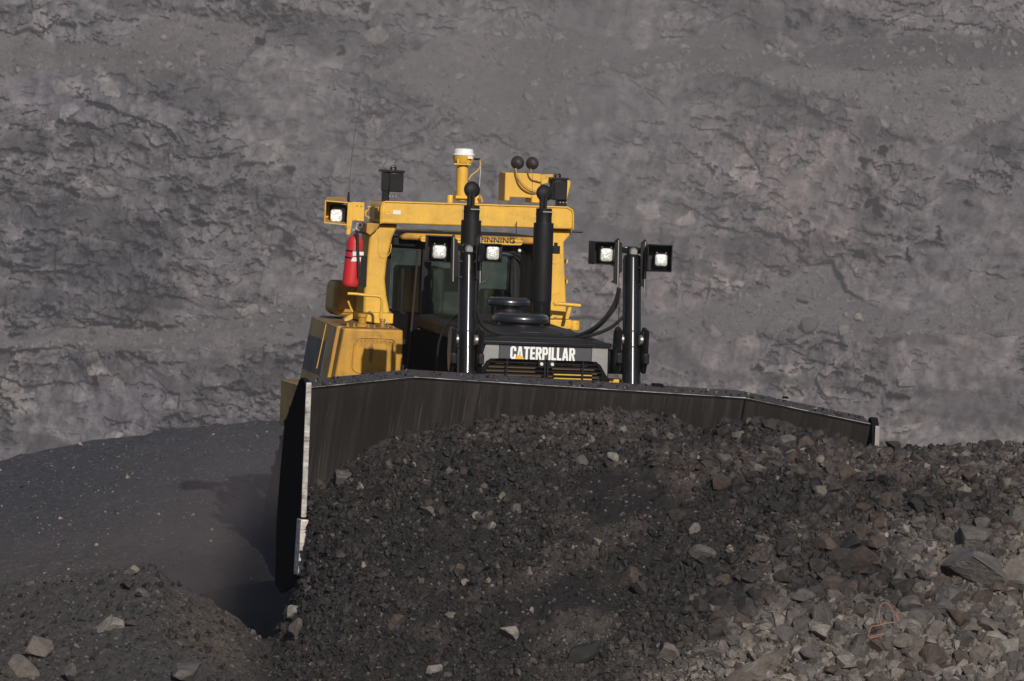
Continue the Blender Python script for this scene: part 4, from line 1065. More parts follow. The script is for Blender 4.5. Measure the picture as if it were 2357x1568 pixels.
# --- hood with dome and precleaners
def hood():
    z0 = GZT
    mb = MB()
    mb.prism([(-0.66, 0.16, z0 - 0.12), (0.70, 0.16, z0 - 0.12), (0.70, 0.16, z0 + 0.01), (0.4, 0.16, z0 + 0.045), (-0.4, 0.16, z0 + 0.045), (-0.66, 0.16, z0 + 0.01)], (0, 3.0, 0.10))
    H = mb.build('hood', 'matte', DZ, 0.02)
    c = L(1197, 768, 0.9)
    MB().lathe((c.x, 0.95, z0 + 0.03), (0, 0, 1), [(0.72, 0), (0.62, 0.04), (0.42, 0.085), (0.0, 0.095)], 40).build('dome', 'satin', H)
    p0, p1 = L(1195, 778, 0.35), L(1296, 762, 0.35)
    MB().box(p0.x, p1.x, 0.35, 0.55, p0.z - 0.02, p1.z - 0.02).build('hood_plate', 'satin', H, 0.006)
hood()
def precleaner(uc, vtop, vbot, half, y, neck, nz):
    c = L(uc, (vtop + vbot) / 2, y); rr = half / PPM; h = (vbot - vtop) / PPM - 2 * rr * 0.05
    prof = [(neck, -nz), (neck, -h / 2 + 0.005), (rr * 0.90, -h / 2), (rr * 0.985, -h * 0.34), (rr, -h * 0.1), (rr * 0.985, h * 0.12), (rr * 0.93, h * 0.36), (rr * 0.84, h * 0.49), (rr * 0.80, h * 0.50), (rr * 0.78, h * 0.44), (0.0, h * 0.47)]
    return MB().lathe(c, (0, 0, 1), prof, 48).build('precleaner', 'enamel', DZ)
precleaner(1198, 718, 747, 67, 0.95, 0.24, 0.20)
precleaner(1170, 682, 707, 52, 1.45, 0.155, 0.30)

# --- exhaust stacks with open rain caps
def stack(ut, vcap, vtop, vstep, vbot, ub, ubot, y):
    p_top, p_st, p_bt = L(ut, vtop, y), L(ub, vstep, y), L(ubot, vbot, y)
    r1, r2 = 18.4 / PPM * 1.02, 23.3 / PPM * 1.02
    ax = (p_top - p_bt).normalized()
    hs = (p_st - p_bt).length; ht = (p_top - p_bt).length
    ST = MB().lathe(p_bt, ax, [(r2 * 0.95, -0.32), (r2 * 0.95, 0.0), (r2, 0.004), (r2, hs), (r2 * 0.985, hs + 0.008), (r1 * 1.03, hs + 0.009), (r1, hs + 0.02), (r1, ht), (r1 * 0.93, ht), (r1 * 0.93, ht - 0.12), (0.01, ht - 0.12)], 40).build('exhaust_stack', 'matte', DZ)
    MB().lathe(p_bt, ax, [(r2 * 0.965, -0.30), (r2 * 0.965, -0.004)], 40).build('polished_base', 'black', ST)
    c = L(ut + 1, vcap, y); rc = 20.0 / PPM
    MB().lathe(c + Vector((0, 0.012, 0)), (0.05, -1, 0.12), [(rc * 0.96, -0.012), (rc, 0.0), (rc * 0.9, 0.012), (rc * 0.5, 0.028), (0.0, 0.034)], 36).build('rain_cap', 'matte', ST)
    cl = MB(); cl.box(c.x - 0.042, c.x - 0.012, y - 0.02, y + 0.05, p_top.z - 0.05, c.z - 0.02); cl.box(c.x + 0.0, c.x + 0.03, y - 0.02, y + 0.05, p_top.z - 0.05, c.z - 0.02)
    cl.build('hinge', 'matte', ST, 0.004)
    q = L(ut + 3, vtop + 8, y - r1 - 0.004)
    MB().box(q.x - 0.03, q.x + 0.09, y - r1 - 0.02, y - r1 + 0.02, q.z - 0.005, q.z + 0.006).build('clamp_bolt', 'chrome', ST)
    MB().lathe(p_top - ax * 0.075, ax, [(r1 * 1.03, 0), (r1 * 1.03, 0.03)], 40).build('clamp', 'matte', ST)
stack(1086, 437, 474, 509, 700, 1084.5, 1078, 1.9)
stack(1252.5, 445, 480, 515, 694, 1251, 1246, 1.9)

# --- lift cylinders with yokes and lamp brackets
def lift_cylinder(ut, ub, vtop, side):
    y = -0.12
    pt, pb = L(ut, vtop + 28, y + 0.41), L(ub, 905, y)
    ax = (pt - pb).normalized(); ln = (pt - pb).length; r = 21.3 / PPM
    vcol = L(ub, 778, y); hc = (vcol - pb).length
    prof = [(r, 0), (r, hc - 0.10), (r * 1.03, hc - 0.098), (r * 1.03, hc + 0.05), (r, hc + 0.052), (r, ln - 0.05), (r * 0.97, ln - 0.048), (r * 0.97, ln - 0.035), (r * 1.0, ln - 0.033), (r * 0.97, ln - 0.012), (r * 0.88, ln), (r * 0.55, ln + 0.012), (0.0, ln + 0.015)]
    C = MB().lathe(pb, ax, prof, 48).build('lift_cylinder', 'black', DZ)
    for k, hh in enumerate((hc - 0.11, hc + 0.062)):
        MB().lathe(pb, ax, [(r * 1.015, hh), (r * 1.015, hh + 0.012)], 40).build('seal_ring', 'matte', C)
    # eye lug on top
    e = pt + ax * 0.05
    MB().lathe(e + Vector((-0.05, 0, 0)), (1, 0, 0), [(0.055, 0), (0.055, 0.10)], 20).build('eye_lug', 'black', C, 0.006)
    MB().lathe(e + Vector((0, -0.085, -0.005)), (0, 1, 0), [(0.035, 0), (0.05, 0.015), (0.05, 0.06)], 16).build('grease_cover', 'steel', C)
    MB().box(e.x - 0.16, e.x + 0.16, e.y - 0.01, e.y + 0.09, e.z - 0.02, e.z + 0.045).build('cross_plate', 'black', C, 0.006)
    # trunnion yokes
    for sx in (-1, 1):
        q = vcol + Vector((sx * 0.145, 0.0, -0.08))
        mb = MB()
        pr = [(-0.10, 0.16), (0.02, 0.20), (0.10, 0.14), (0.12, -0.08), (0.06, -0.26), (-0.02, -0.30), (-0.08, -0.18)]
        mb.prism([(q.x - 0.028, q.y + a, q.z + b) for a, b in pr], (0.056, 0, 0))
        yk = mb.build('yoke', 'black', C, 0.02)
        MB().cyl((q.x, q.y - 0.085, q.z - 0.06), (q.x, q.y - 0.085, q.z + 0.165), 0.016, 0.020, 12).build('yoke_bolt', 'black', yk)
        MB().box(q.x - 0.032, q.x + 0.032, q.y - 0.12, q.y - 0.05, q.z - 0.19, q.z - 0.075).build('lock_block', 'satin', yk, 0.014)
        MB().cyl(vcol + Vector((sx * 0.09, 0, -0.02)), vcol + Vector((sx * 0.12, 0, -0.02)), 0.055, None, 16).build('trunnion_pin', 'steel', yk)
    return C
LC = lift_cylinder(1077, 1073, 556, -1)
RC = lift_cylinder(1455, 1453, 562, 1)
# side arm joining right cylinder yoke to the guard
a = L(1398, 800, 0.05); b = L(1440, 862, 0.05)
MB().box(a.x, b.x, 0.03, 0.2, b.z, a.z - 0.02).build('cylinder_mount', 'matte', DZ, 0.03)
a = L(1040, 800, 0.05); b = L(1108, 862, 0.05)
MB().box(a.x + 0.12, b.x, 0.03, 0.2, b.z, a.z - 0.02).build('cylinder_mount', 'matte', DZ, 0.03)
def bracket(u, v0, v1, flange, parent, back=False):
    y = 0.10
    a, b = L(u, v0, y), L(u - (0 if back else 2), v1, y)
    mb = MB()
    mb.prism([a, b, b + Vector((0, 0.02, 0)), b + Vector((0, 0.15, 0.08)), a + Vector((0, 0.20, -0.02)), a + Vector((0, 0.05, 0.02))], (0.016, 0, 0))
    mb.prism([a + Vector((0.0, 0.0, -0.02)), b + Vector((0, 0, 0.02)), b + Vector((flange, 0, 0.05)), a + Vector((flange, 0, -0.06))], (0, 0.010, 0))
    inn = 0.045 if (flange > 0 or u == 1424) else -0.045
    mb.prism([a + Vector((0, 0.02, -0.01)), b + Vector((0, 0.02, 0.12)), b + Vector((inn, 0.02, 0.16)), a + Vector((inn, 0.02, -0.03))], (0, 0.012, 0))
    B = mb.build('lamp_bracket', 'satin', parent, 0.003)
    e = MB(); e.prism([a + Vector((-0.006, -0.004, 0)), b + Vector((-0.006, -0.004, 0)), b + Vector((0.004, -0.004, 0)), a + Vector((0.004, -0.004, 0))], (0, 0.006, 0))
    e.build('bare_edge', 'chrome', B)
    n = MB()
    for t in (0.55, 0.9):
        q = a.lerp(b, t); n.cyl(q + Vector((0, 0.03, 0)), q + Vector((0.10 if flange > 0 else -0.06, 0.03, 0)), 0.010, None, 8)
    n.build('standoff', 'satin', B)
bracket(1045, 545, 648, 0.05, LC); bracket(1107, 545, 652, -0.05, LC)
bracket(1424, 553, 660, -0.05, RC); bracket(1486, 556, 668, -0.05, RC)
def cowl_lamp(name, u0, u1, v0, v1, lu0, lu1, lv0, lv1, y, depth, yaw, col='satin', parent=None, slant=0.0, inner='matte'):
    """lamp in an open square cowl: four plates, back plate, bezel and lens"""
    c = L((u0 + u1) / 2, (v0 + v1) / 2, y); hw = (u1 - u0) / 2 / PPM * 1.02; hh = (v1 - v0) / 2 / PPM * 1.02
    rot = Matrix.Rotation(yaw, 3, 'Z') @ Matrix.Rotation(ROLL * 0, 3, 'Y')
    T = lambda x, yy, z: c + rot @ Vector((x, yy, z))
    mb = MB(); th = 0.010
    def plate(x0, x1, z0, z1, ya, yb):
        mb.vf([T(x, yy, z) for z in (z0, z1) for yy in (ya, yb) for x in (x0, x1)], [(0, 2, 3, 1), (4, 5, 7, 6), (0, 1, 5, 4), (2, 6, 7, 3), (0, 4, 6, 2), (1, 3, 7, 5)])
    plate(-hw, hw, hh - th, hh, -slant, depth); plate(-hw, hw, -hh, -hh + th, 0.02, depth)
    plate(-hw, -hw + th, -hh + th, hh - th, 0.0, depth); plate(hw - th, hw, -hh + th, hh - th, 0.0, depth)
    plate(-hw + th, hw - th, -hh + th, hh - th, depth - th, depth - 0.001)
    W_ = mb.build(name, col, parent or DZ, 0.004)
    lc = L((lu0 + lu1) / 2, (lv0 + lv1) / 2, y + depth * 0.35); lw = (lu1 - lu0) / 2 / PPM; lh = (lv1 - lv0) / 2 / PPM
    ax, ay, az = rot @ Vector((1, 0, 0)), Vector((0, 0, 1)), rot @ Vector((0, 1, 0))
    MB().rrect(lc + az * 0.012, ax, ay, lw * 1.18, lh * 1.18, lw * 0.5, az * (depth * 0.5)).build('lamp_body', inner, W_, 0.004)
    # lens slightly domed: three stacked steps of a rounded square
    m2 = MB(); rings = [(1.0, 0.010), (0.97, 0.0), (0.80, -0.010), (0.5, -0.016)]; seg = 7; vv = []; ff = []
    for f, dd in rings:
        for cx_, cy_, a0 in ((1, 1, 0), (-1, 1, 90), (-1, -1, 180), (1, -1, 270)):
            for i in range(seg):
                t = R(a0 + 90 * i / (seg - 1)); r = lw * 0.45
                vv.append(lc + ax * f * (cx_ * (lw - r) + r * math.cos(t)) + ay * f * (cy_ * (lh - r) + r * math.sin(t)) + az * dd)
    n = seg * 4
    for k in range(len(rings) - 1):
        for i in range(n): j = (i + 1) % n; ff.append((k * n + i, k * n + j, (k + 1) * n + j, (k + 1) * n + i))
    ff.append(tuple((len(rings) - 1) * n + i for i in range(n)))
    m2.vf(vv, ff).build('lens', 'lens', W_)
    b = MB()
    for sx in (-1, 1):
        q = lc + ax * (sx * lw * 0.75) + ay * (lh * 1.22) + az * 0.004; b.cyl(q, q + az * 0.02, 0.006, None, 8)
    b.build('bezel_screw', 'chrome', W_)
    return W_
cowl_lamp('work_light', 984, 1040, 544, 604, 996, 1027, 565, 595, -0.10, 0.20, -0.10, slant=0.03)
cowl_lamp('work_light', 1112, 1157, 562, 604, 1120, 1150, 566, 598, -0.10, 0.16, 0.10)
cowl_lamp('work_light', 1366, 1418, 557, 609, 1382, 1411, 572, 602, -0.10, 0.18, 0.08)
cowl_lamp('work_light', 1491, 1547, 564, 626, 1508, 1536, 585, 613, -0.10, 0.20, -0.14, slant=0.02)
# hoses
def hose(pix, r, y, parent=DZ, mat='rubber', name='hydraulic_hose'):
    return MB().tube([L(u, v, yy) for (u, v), yy in zip(pix, y)], r, 10).build(name, mat, parent)
hose([(1424, 662), (1415, 695), (1396, 726), (1370, 752), (1335, 770), (1297, 774)], 0.016, [-0.05, 0, 0.05, 0.12, 0.25, 0.35])
hose([(1427, 665), (1420, 700), (1402, 728), (1374, 756), (1338, 774), (1297, 777)], 0.014, [0.0, 0.05, 0.1, 0.2, 0.3, 0.36])
hose([(1436, 728), (1412, 750), (1385, 764), (1350, 774), (1310, 777)], 0.019, [0.0, 0.05, 0.12, 0.22, 0.36])
hose([(1424, 664), (1425, 700), (1424, 735), (1424, 765)], 0.005, [-0.06] * 4)
hose([(1098, 715), (1108, 745), (1128, 762), (1160, 770), (1193, 772)], 0.019, [0.0, 0.05, 0.12, 0.22, 0.34])
hose([(1062, 720), (1030, 745), (1010, 790), (1005, 860)], 0.012, [0.3, 0.4, 0.5, 0.6])

# --- rollover frame
def rops():
    yb = 3.3; dep = 0.60
    tl, tr_ = L(886, 464.5, yb), L(1306, 477.5, yb); bl, br = L(876, 515, yb), L(1319, 528.5, yb)
    l_ = L(877, 480, yb); r_ = L(1319, 492, yb)
    F = MB()
    pts = [bl, br, Vector((r_.x, yb, r_.z)), Vector((r_.x - 0.012, yb, r_.z + 0.035)), Vector((tr_.x, yb, tr_.z)), tl, Vector((l_.x + 0.012, yb, l_.z + 0.045)), Vector((l_.x, yb, l_.z))]
    F.prism(pts, (0, dep, 0))
    FR = F.build('rollover_frame', 'yellow', DZ, 0.018)
    # raised rim round the beam face
    rim = MB()
    seq = pts[2:] + [pts[0]]
    for p, q in zip(pts[1:-1], pts[2:]): rim.cyl(p + Vector((0, -0.004, 0)), q + Vector((0, -0.004, 0)), 0.010, None, 8)
    rim.cyl(pts[-1] + Vector((0, -0.004, 0)), pts[0] + Vector((0, -0.004, 0)), 0.010, None, 8)
    rim.build('rim', 'yellow', FR)
    MB().box(L(1064, 500, yb).x - 0.003, L(1064, 500, yb).x + 0.003, yb - 0.003, yb + 0.01, L(1064, 516, yb).z, L(1064, 472, yb).z).build('seam', 'yellow_dirty', FR)
    # posts with gussets
    yp = yb + 0.10
    MB().uv([(858, 514), (916, 516), (914, 524), (904, 546), (891, 600), (886.5, 643), (890, 680), (897, 717), (899, 724), (836, 722), (838, 690), (841, 640), (848, 580), (851, 548), (851, 540)], yp, yp + 0.42).build('post', 'yellow', FR, 0.03)
    MB().uv([(845, 513), (876, 515), (868, 528), (852, 542), (843, 536)], yb + 0.02, yb + 0.56).build('gusset', 'yellow_dirty', FR, 0.01)
    g = MB(); q0 = [(872, 548), (871, 584), (884, 594), (897, 583), (901, 562)]
    g.tube([L(u, v, yp - 0.002) for u, v in q0], 0.005, 6, 4); g.build('weld_bead', 'yellow', FR)
    MB().uv([(1252, 528), (1318, 529), (1318, 536), (1298, 558), (1299, 600), (1303, 680), (1304, 735), (1262, 735)], yp, yp + 0.42).build('post', 'yellow', FR, 0.02)
    g = MB(); g.tube([L(u, v, yp - 0.002) for u, v in [(1272, 606), (1280, 607), (1289, 598), (1291, 584)]], 0.004, 6, 4); g.build('weld_bead', 'yellow', FR)
    # post feet
    MB().uv([(837, 720), (906, 722), (905, 746), (866, 745), (837, 740)], yp - 0.03, yp + 0.5).build('post_foot', 'yellow', FR, 0.012)
    MB().uv([(1262, 736), (1316, 736), (1316, 759), (1302, 758), (1262, 750)], yp - 0.03, yp + 0.5).build('post_foot', 'yellow', FR, 0.012)
    c = L(1327, 739, yp - 0.05); MB().lathe(c + Vector((0, 0.1, 0)), (0, 0, -1), [(0.058, 0), (0.060, 0.01), (0.060, 0.10), (0.05, 0.11)], 20).build('mount_cup', 'yellow', FR)
    for (u, v) in ((852, 722), (898, 723), (1279, 735), (1302, 735)):
        c = L(u, v, yp - 0.02); MB().lathe(c + Vector((0, 0.03, -0.005)), (0, 0, 1), [(0.03, 0), (0.03, 0.015), (0.018, 0.016), (0.018, 0.032)], 10).build('bolt', 'steel', FR)
    for v in (602, 648):
        c = L(1304, v, yp + 0.03); MB().box(c.x - 0.005, c.x + 0.012, yp + 0.02, yp + 0.1, c.z - 0.02, c.z + 0.02).build('lug', 'yellow', FR)
    # small louvres and step rail on the left beam end
    m = MB()
    xe = bl.x - 0.002
    for i in range(4):
        m.box(xe - 0.012, xe, yb + 0.10 + i * 0.05, yb + 0.12 + i * 0.05, bl.z + 0.05, bl.z + 0.18)
    m.build('louvre', 'yellow_dirty', FR)
    m = MB(); m.tube([L(u, v, yb + 0.4) for u, v in [(853, 476), (848, 477), (848, 483), (842, 487), (842, 497), (849, 501), (850, 503)]], 0.010, 8, 4); m.build('tie_hook', 'yellow', FR)
    # stickers
    a, b = L(905, 484, yb), L(922, 494, yb); MB().box(a.x, b.x, yb - 0.003, yb, b.z, a.z).build('sticker', 'label', FR)
    m = MB()
    for (u, v) in ((890, 486), (895, 492), (890, 492), (899, 486), (902, 491)):
        a = L(u, v, yb); m.box(a.x - 0.008, a.x + 0.008, yb - 0.002, yb, a.z - 0.008, a.z + 0.008)
    m.build('faded_sticker', flat('faded_yellow', (0.78, 0.52, 0.07), 0.6), FR)
    # peg at the right end
    a, b = L(1316, 533, yb + 0.1), L(1341, 534, yb + 0.1); MB().cyl(a, b, 0.013, None, 12).build('peg', 'rubber', FR)
    # whip aerial
    a, b, c = L(802, 457, yb + 0.2), L(812, 340, yb + 0.2), L(831, 226, yb + 0.2)
    A = MB().tube([a, b, c], 0.0022, 6, 8).build('whip_aerial', 'rubber', FR)
    MB().cyl(a + Vector((0, 0, -0.05)), a + Vector((0, 0, 0.07)), 0.016, 0.010, 12).build('aerial_base', 'matte', A)
    a, b = L(1188, 548, yb - 0.05), L(1189, 510, yb - 0.05)
    MB().tube([a, b], 0.005, 6, 2).build('cab_aerial', 'rubber', FR)
    a, b = L(1103, 440, yb + 0.45), L(1107, 375, yb + 0.45)
    MB().tube([a, b], 0.003, 6, 2).build('thin_aerial', 'label', FR)
rops()
ROOT_Y = 3.3
def lamp_left():
    y = 3.35
    # five-sided yellow hood
    P = lambda u, v, yy=y: L(u, v, yy)
    mb = MB()
    t = 0.012
    c0, c1 = P(748, 464), P(811, 519)
    x0, x1, z0, z1 = c0.x, P(800, 490).x, c1.z, c0.z
    mb.prism([(x0, y, z1), (x1, y, z1 - 0.01), (x1 + 0.03, y + 0.30, z1 + 0.035), (x0 + 0.08, y + 0.30, z1 + 0.035)], (0, 0, t))
    mb.prism([(x0, y, z0 + 0.015), (x0, y, z1), (x0 + 0.08, y + 0.30, z1 + 0.03), (x0 + 0.06, y + 0.30, z0 + 0.06)], (t, 0, 0))
    mb.prism([(x0, y, z0 + 0.012), (x1, y, z0 - 0.005), (x1 + 0.02, y + 0.3, z0 + 0.05), (x0 + 0.06, y + 0.3, z0 + 0.06)], (0, 0, t))
    mb.prism([(x0 + 0.06, y + 0.30, z0 + 0.06), (x1 + 0.02, y + 0.30, z0 + 0.05), (x1 + 0.02, y + 0.3, z1 + 0.03), (x0 + 0.08, y + 0.30, z1 + 0.03)], (0, t, 0))
    H = mb.build('headlamp', 'yellow', DZ, 0.004)
    q = P(785, 494, y + 0.12); MB().rrect(q, (1, 0, 0), (0, 0, 1), 0.098, 0.105, 0.03, (0, 0.16, 0)).build('lamp_body', 'matte', H, 0.008)
    lc = P(774.5, 496.5, y + 0.10)
    m2 = MB(); lw, lh = 0.064, 0.066
    m2.rrect(lc + Vector((0, 0, 0)), (1, 0, 0), (0, 0, 1), lw, lh, 0.03, (0, 0.03, 0)); m2.build('lens', 'lens', H, 0.008)
    MB().uv([(801, 466), (813, 466), (812, 505), (806, 541), (797, 540), (799, 500)], y + 0.01, y + 0.03).build('side_plate', 'yellow', H, 0.004)
    MB().uv([(811, 465), (839, 466), (838, 510), (811, 508)], y + 0.06, y + 0.09).build('mount_plate', 'yellow', H, 0.004)
    m = MB()
    for (u, v) in ((823, 472), (832, 473), (820, 505)):
        c = P(u, v, y + 0.06); m.cyl(c, c + Vector((0, -0.014, 0)), 0.012, None, 8)
    m.build('bolt', 'yellow', H)
lamp_left()
def black_box(u0, u1, v0, v1, vfoot, legu0, legu1, y, deep):
    a, b = L(u0, v0, y), L(u1, v1, y)
    mb = MB(); mb.box(a.x, b.x, y, y + deep, b.z, a.z)
    B = mb.build('rear_lamp', 'satin', DZ, 0.012)
    MB().box(a.x - 0.03, b.x + 0.008, y - 0.012, y + deep + 0.012, a.z, a.z + 0.025).build('lid', 'satin', B, 0.004)
    c0, c1, ft = L(legu0, v1, y + 0.05), L(legu1, v1, y + 0.05), L(legu0, vfoot, y + 0.05)
    MB().box(c0.x, c1.x, y + 0.05, y + deep - 0.03, ft.z - 0.02, b.z + 0.01).build('lamp_foot', 'satin', B, 0.008)
    m = MB(); cc = (a.x + b.x) / 2 - 0.02
    m.tube([(cc - 0.025, y + 0.08, a.z + 0.02), (cc - 0.02, y + 0.08, a.z + 0.06), (cc + 0.02, y + 0.08, a.z + 0.06), (cc + 0.025, y + 0.08, a.z + 0.02)], 0.012, 8, 5); m.build('lifting_eye', 'satin', B)
    n = MB()
    for i in range(3): n.cyl((c0.x + 0.02 + i * 0.035, y + 0.035, ft.z + 0.04), (c0.x + 0.02 + i * 0.035, y + 0.06, ft.z + 0.04), 0.009, None, 8)
    n.build('bolt', 'steel', B)
    return B
black_box(896, 928, 397, 443, 460, 893, 897, 3.42, 0.40)
B2 = black_box(1276, 1305, 414, 462, 474, 1285, 1305, 3.40, 0.22)
# full-height side leg of the left box
a, b = L(893, 400, 3.44), L(897, 458, 3.44)
def gps():
    y = 3.62
    p0, p1 = L(1062.5, 462, y), L(1064.5, 378, y); ax = (p1 - p0).normalized()
    G = MB().lathe(p0, ax, [(0.063, 0), (0.063, (p1 - p0).length)], 28).build('positioning_mast', 'yellow', DZ)
    c = L(1066.5, 378, y)
    MB().lathe(c, ax, [(0.085, 0.0), (0.10, 0.012), (0.112, 0.05), (0.118, 0.085), (0.12, 0.098)], 32).build('receiver_cup', 'yellow', G)
    MB().lathe(c + ax * 0.098, ax, [(0.125, 0.0), (0.125, 0.010), (0.108, 0.014), (0.108, 0.045), (0.100, 0.066), (0.06, 0.074), (0, 0.078)], 32).build('receiver_dome', 'white', G)
    a, b = L(1076, 360, y - 0.11), L(1087, 366, y - 0.115); MB().box(a.x, b.x, y - 0.128, y - 0.10, b.z, a.z).build('sticker', 'label', G)
    m = MB(); q = L(1052, 377, y - 0.1); m.box(q.x - 0.035, q.x + 0.16, y - 0.10, y - 0.08, q.z - 0.012, q.z + 0.004); m.box(q.x + 0.0, q.x + 0.018, y - 0.10, y - 0.08, q.z, q.z + 0.05); m.box(q.x + 0.115, q.x + 0.133, y - 0.10, y - 0.08, q.z, q.z + 0.05); m.build('clamp', 'yellow', G, 0.003)
    a, b = L(1091, 366, y - 0.02), L(1105, 367, y - 0.02); MB().cyl(a, b, 0.013, None, 10).build('plug', 'matte', G)
    MB().tube([L(u, v, y - 0.05) for u, v in [(1105, 368), (1105, 383), (1099, 393), (1086, 403), (1079, 414)]], 0.008, 8).build('cable', 'cable_yellow', G)
    a, b = L(1047, 450, y - 0.05), L(1082, 458, y - 0.05); MB().box(a.x, b.x + 0.05, y - 0.1, y + 0.12, b.z, a.z).build('mast_plate', 'yellow', G, 0.004)
    for u in (1036, 1097):
        a = L(u, 449, y); MB().lathe((a.x, y, a.z), (0, 0, -1), [(0.03, 0), (0.035, 0.01), (0.035, 0.09)], 14).build('mast_foot', 'yellow', G)
    MB().tube([L(u, v, y - 0.1) for u, v in [(1104, 450), (1108, 458), (1110, 466)]], 0.012, 8).build('cable', 'cable_yellow', G)
gps()
def beacons():
    y = 3.5
    # box on two legs
    B = MB().uv([(1163.5, 397), (1246, 400), (1242, 468), (1223, 467), (1224, 456), (1174, 454), (1173, 463), (1161, 462)], y, y + 0.30).build('beacon_box', 'yellow', DZ, 0.010)
    s = L(1225, 430, y); MB().box(s.x - 0.003, s.x + 0.003, y - 0.003, y + 0.01, L(1225, 455, y).z, L(1225, 402, y).z).build('seam', 'cable_brown', B)
    MB().uv([(1244, 402), (1273, 401), (1274, 420), (1246, 425)], y + 0.05, y + 0.3).build('rear_hood', 'yellow', B, 0.006)
    MB().uv([(1306, 412), (1314, 419), (1304, 465), (1300, 466)], y + 0.18, y + 0.4).build('rear_hood', 'yellow', B, 0.006)
    for (u, v, r) in ((1193, 375, 16.8), (1227, 376.5, 16.2)):
        c = L(u, v, y + 0.06); rr = r / PPM
        K = MB().lathe(c + Vector((0, 0.06, 0)), (0.12, -1, 0.05), [(0.02, -0.01), (rr * 0.96, 0.0), (rr, 0.012), (rr * 0.97, 0.03), (rr * 0.80, 0.055), (rr * 0.5, 0.082), (rr * 0.32, 0.088), (rr * 0.28, 0.086), (0, 0.088)], 36).build('beacon', flat('brown_black', (0.035, 0.027, 0.026), 0.45), B)
        MB().cyl(c + Vector((-0.015, 0.03, -rr - 0.03)), c + Vector((-0.015, 0.03, -rr + 0.015)), 0.018, None, 10).build('beacon_stem', 'steel', K)
    MB().tube([L(u, v, y - 0.02) for u, v in [(1184, 388), (1187, 405), (1194, 425), (1208, 439), (1225, 445), (1242, 442), (1252, 436)]], 0.008, 8).build('cable', 'cable_brown', B)
    MB().tube([L(u, v, y - 0.04) for u, v in [(1186, 388), (1192, 405), (1205, 424), (1222, 436), (1240, 440)]], 0.006, 8).build('cable', 'cable_yellow', B)
    MB().tube([L(u, v, y - 0.02) for u, v in [(1214, 390), (1217, 405), (1224, 414), (1235, 417), (1244, 420)]], 0.007, 8).build('cable', 'cable_brown', B)
beacons()

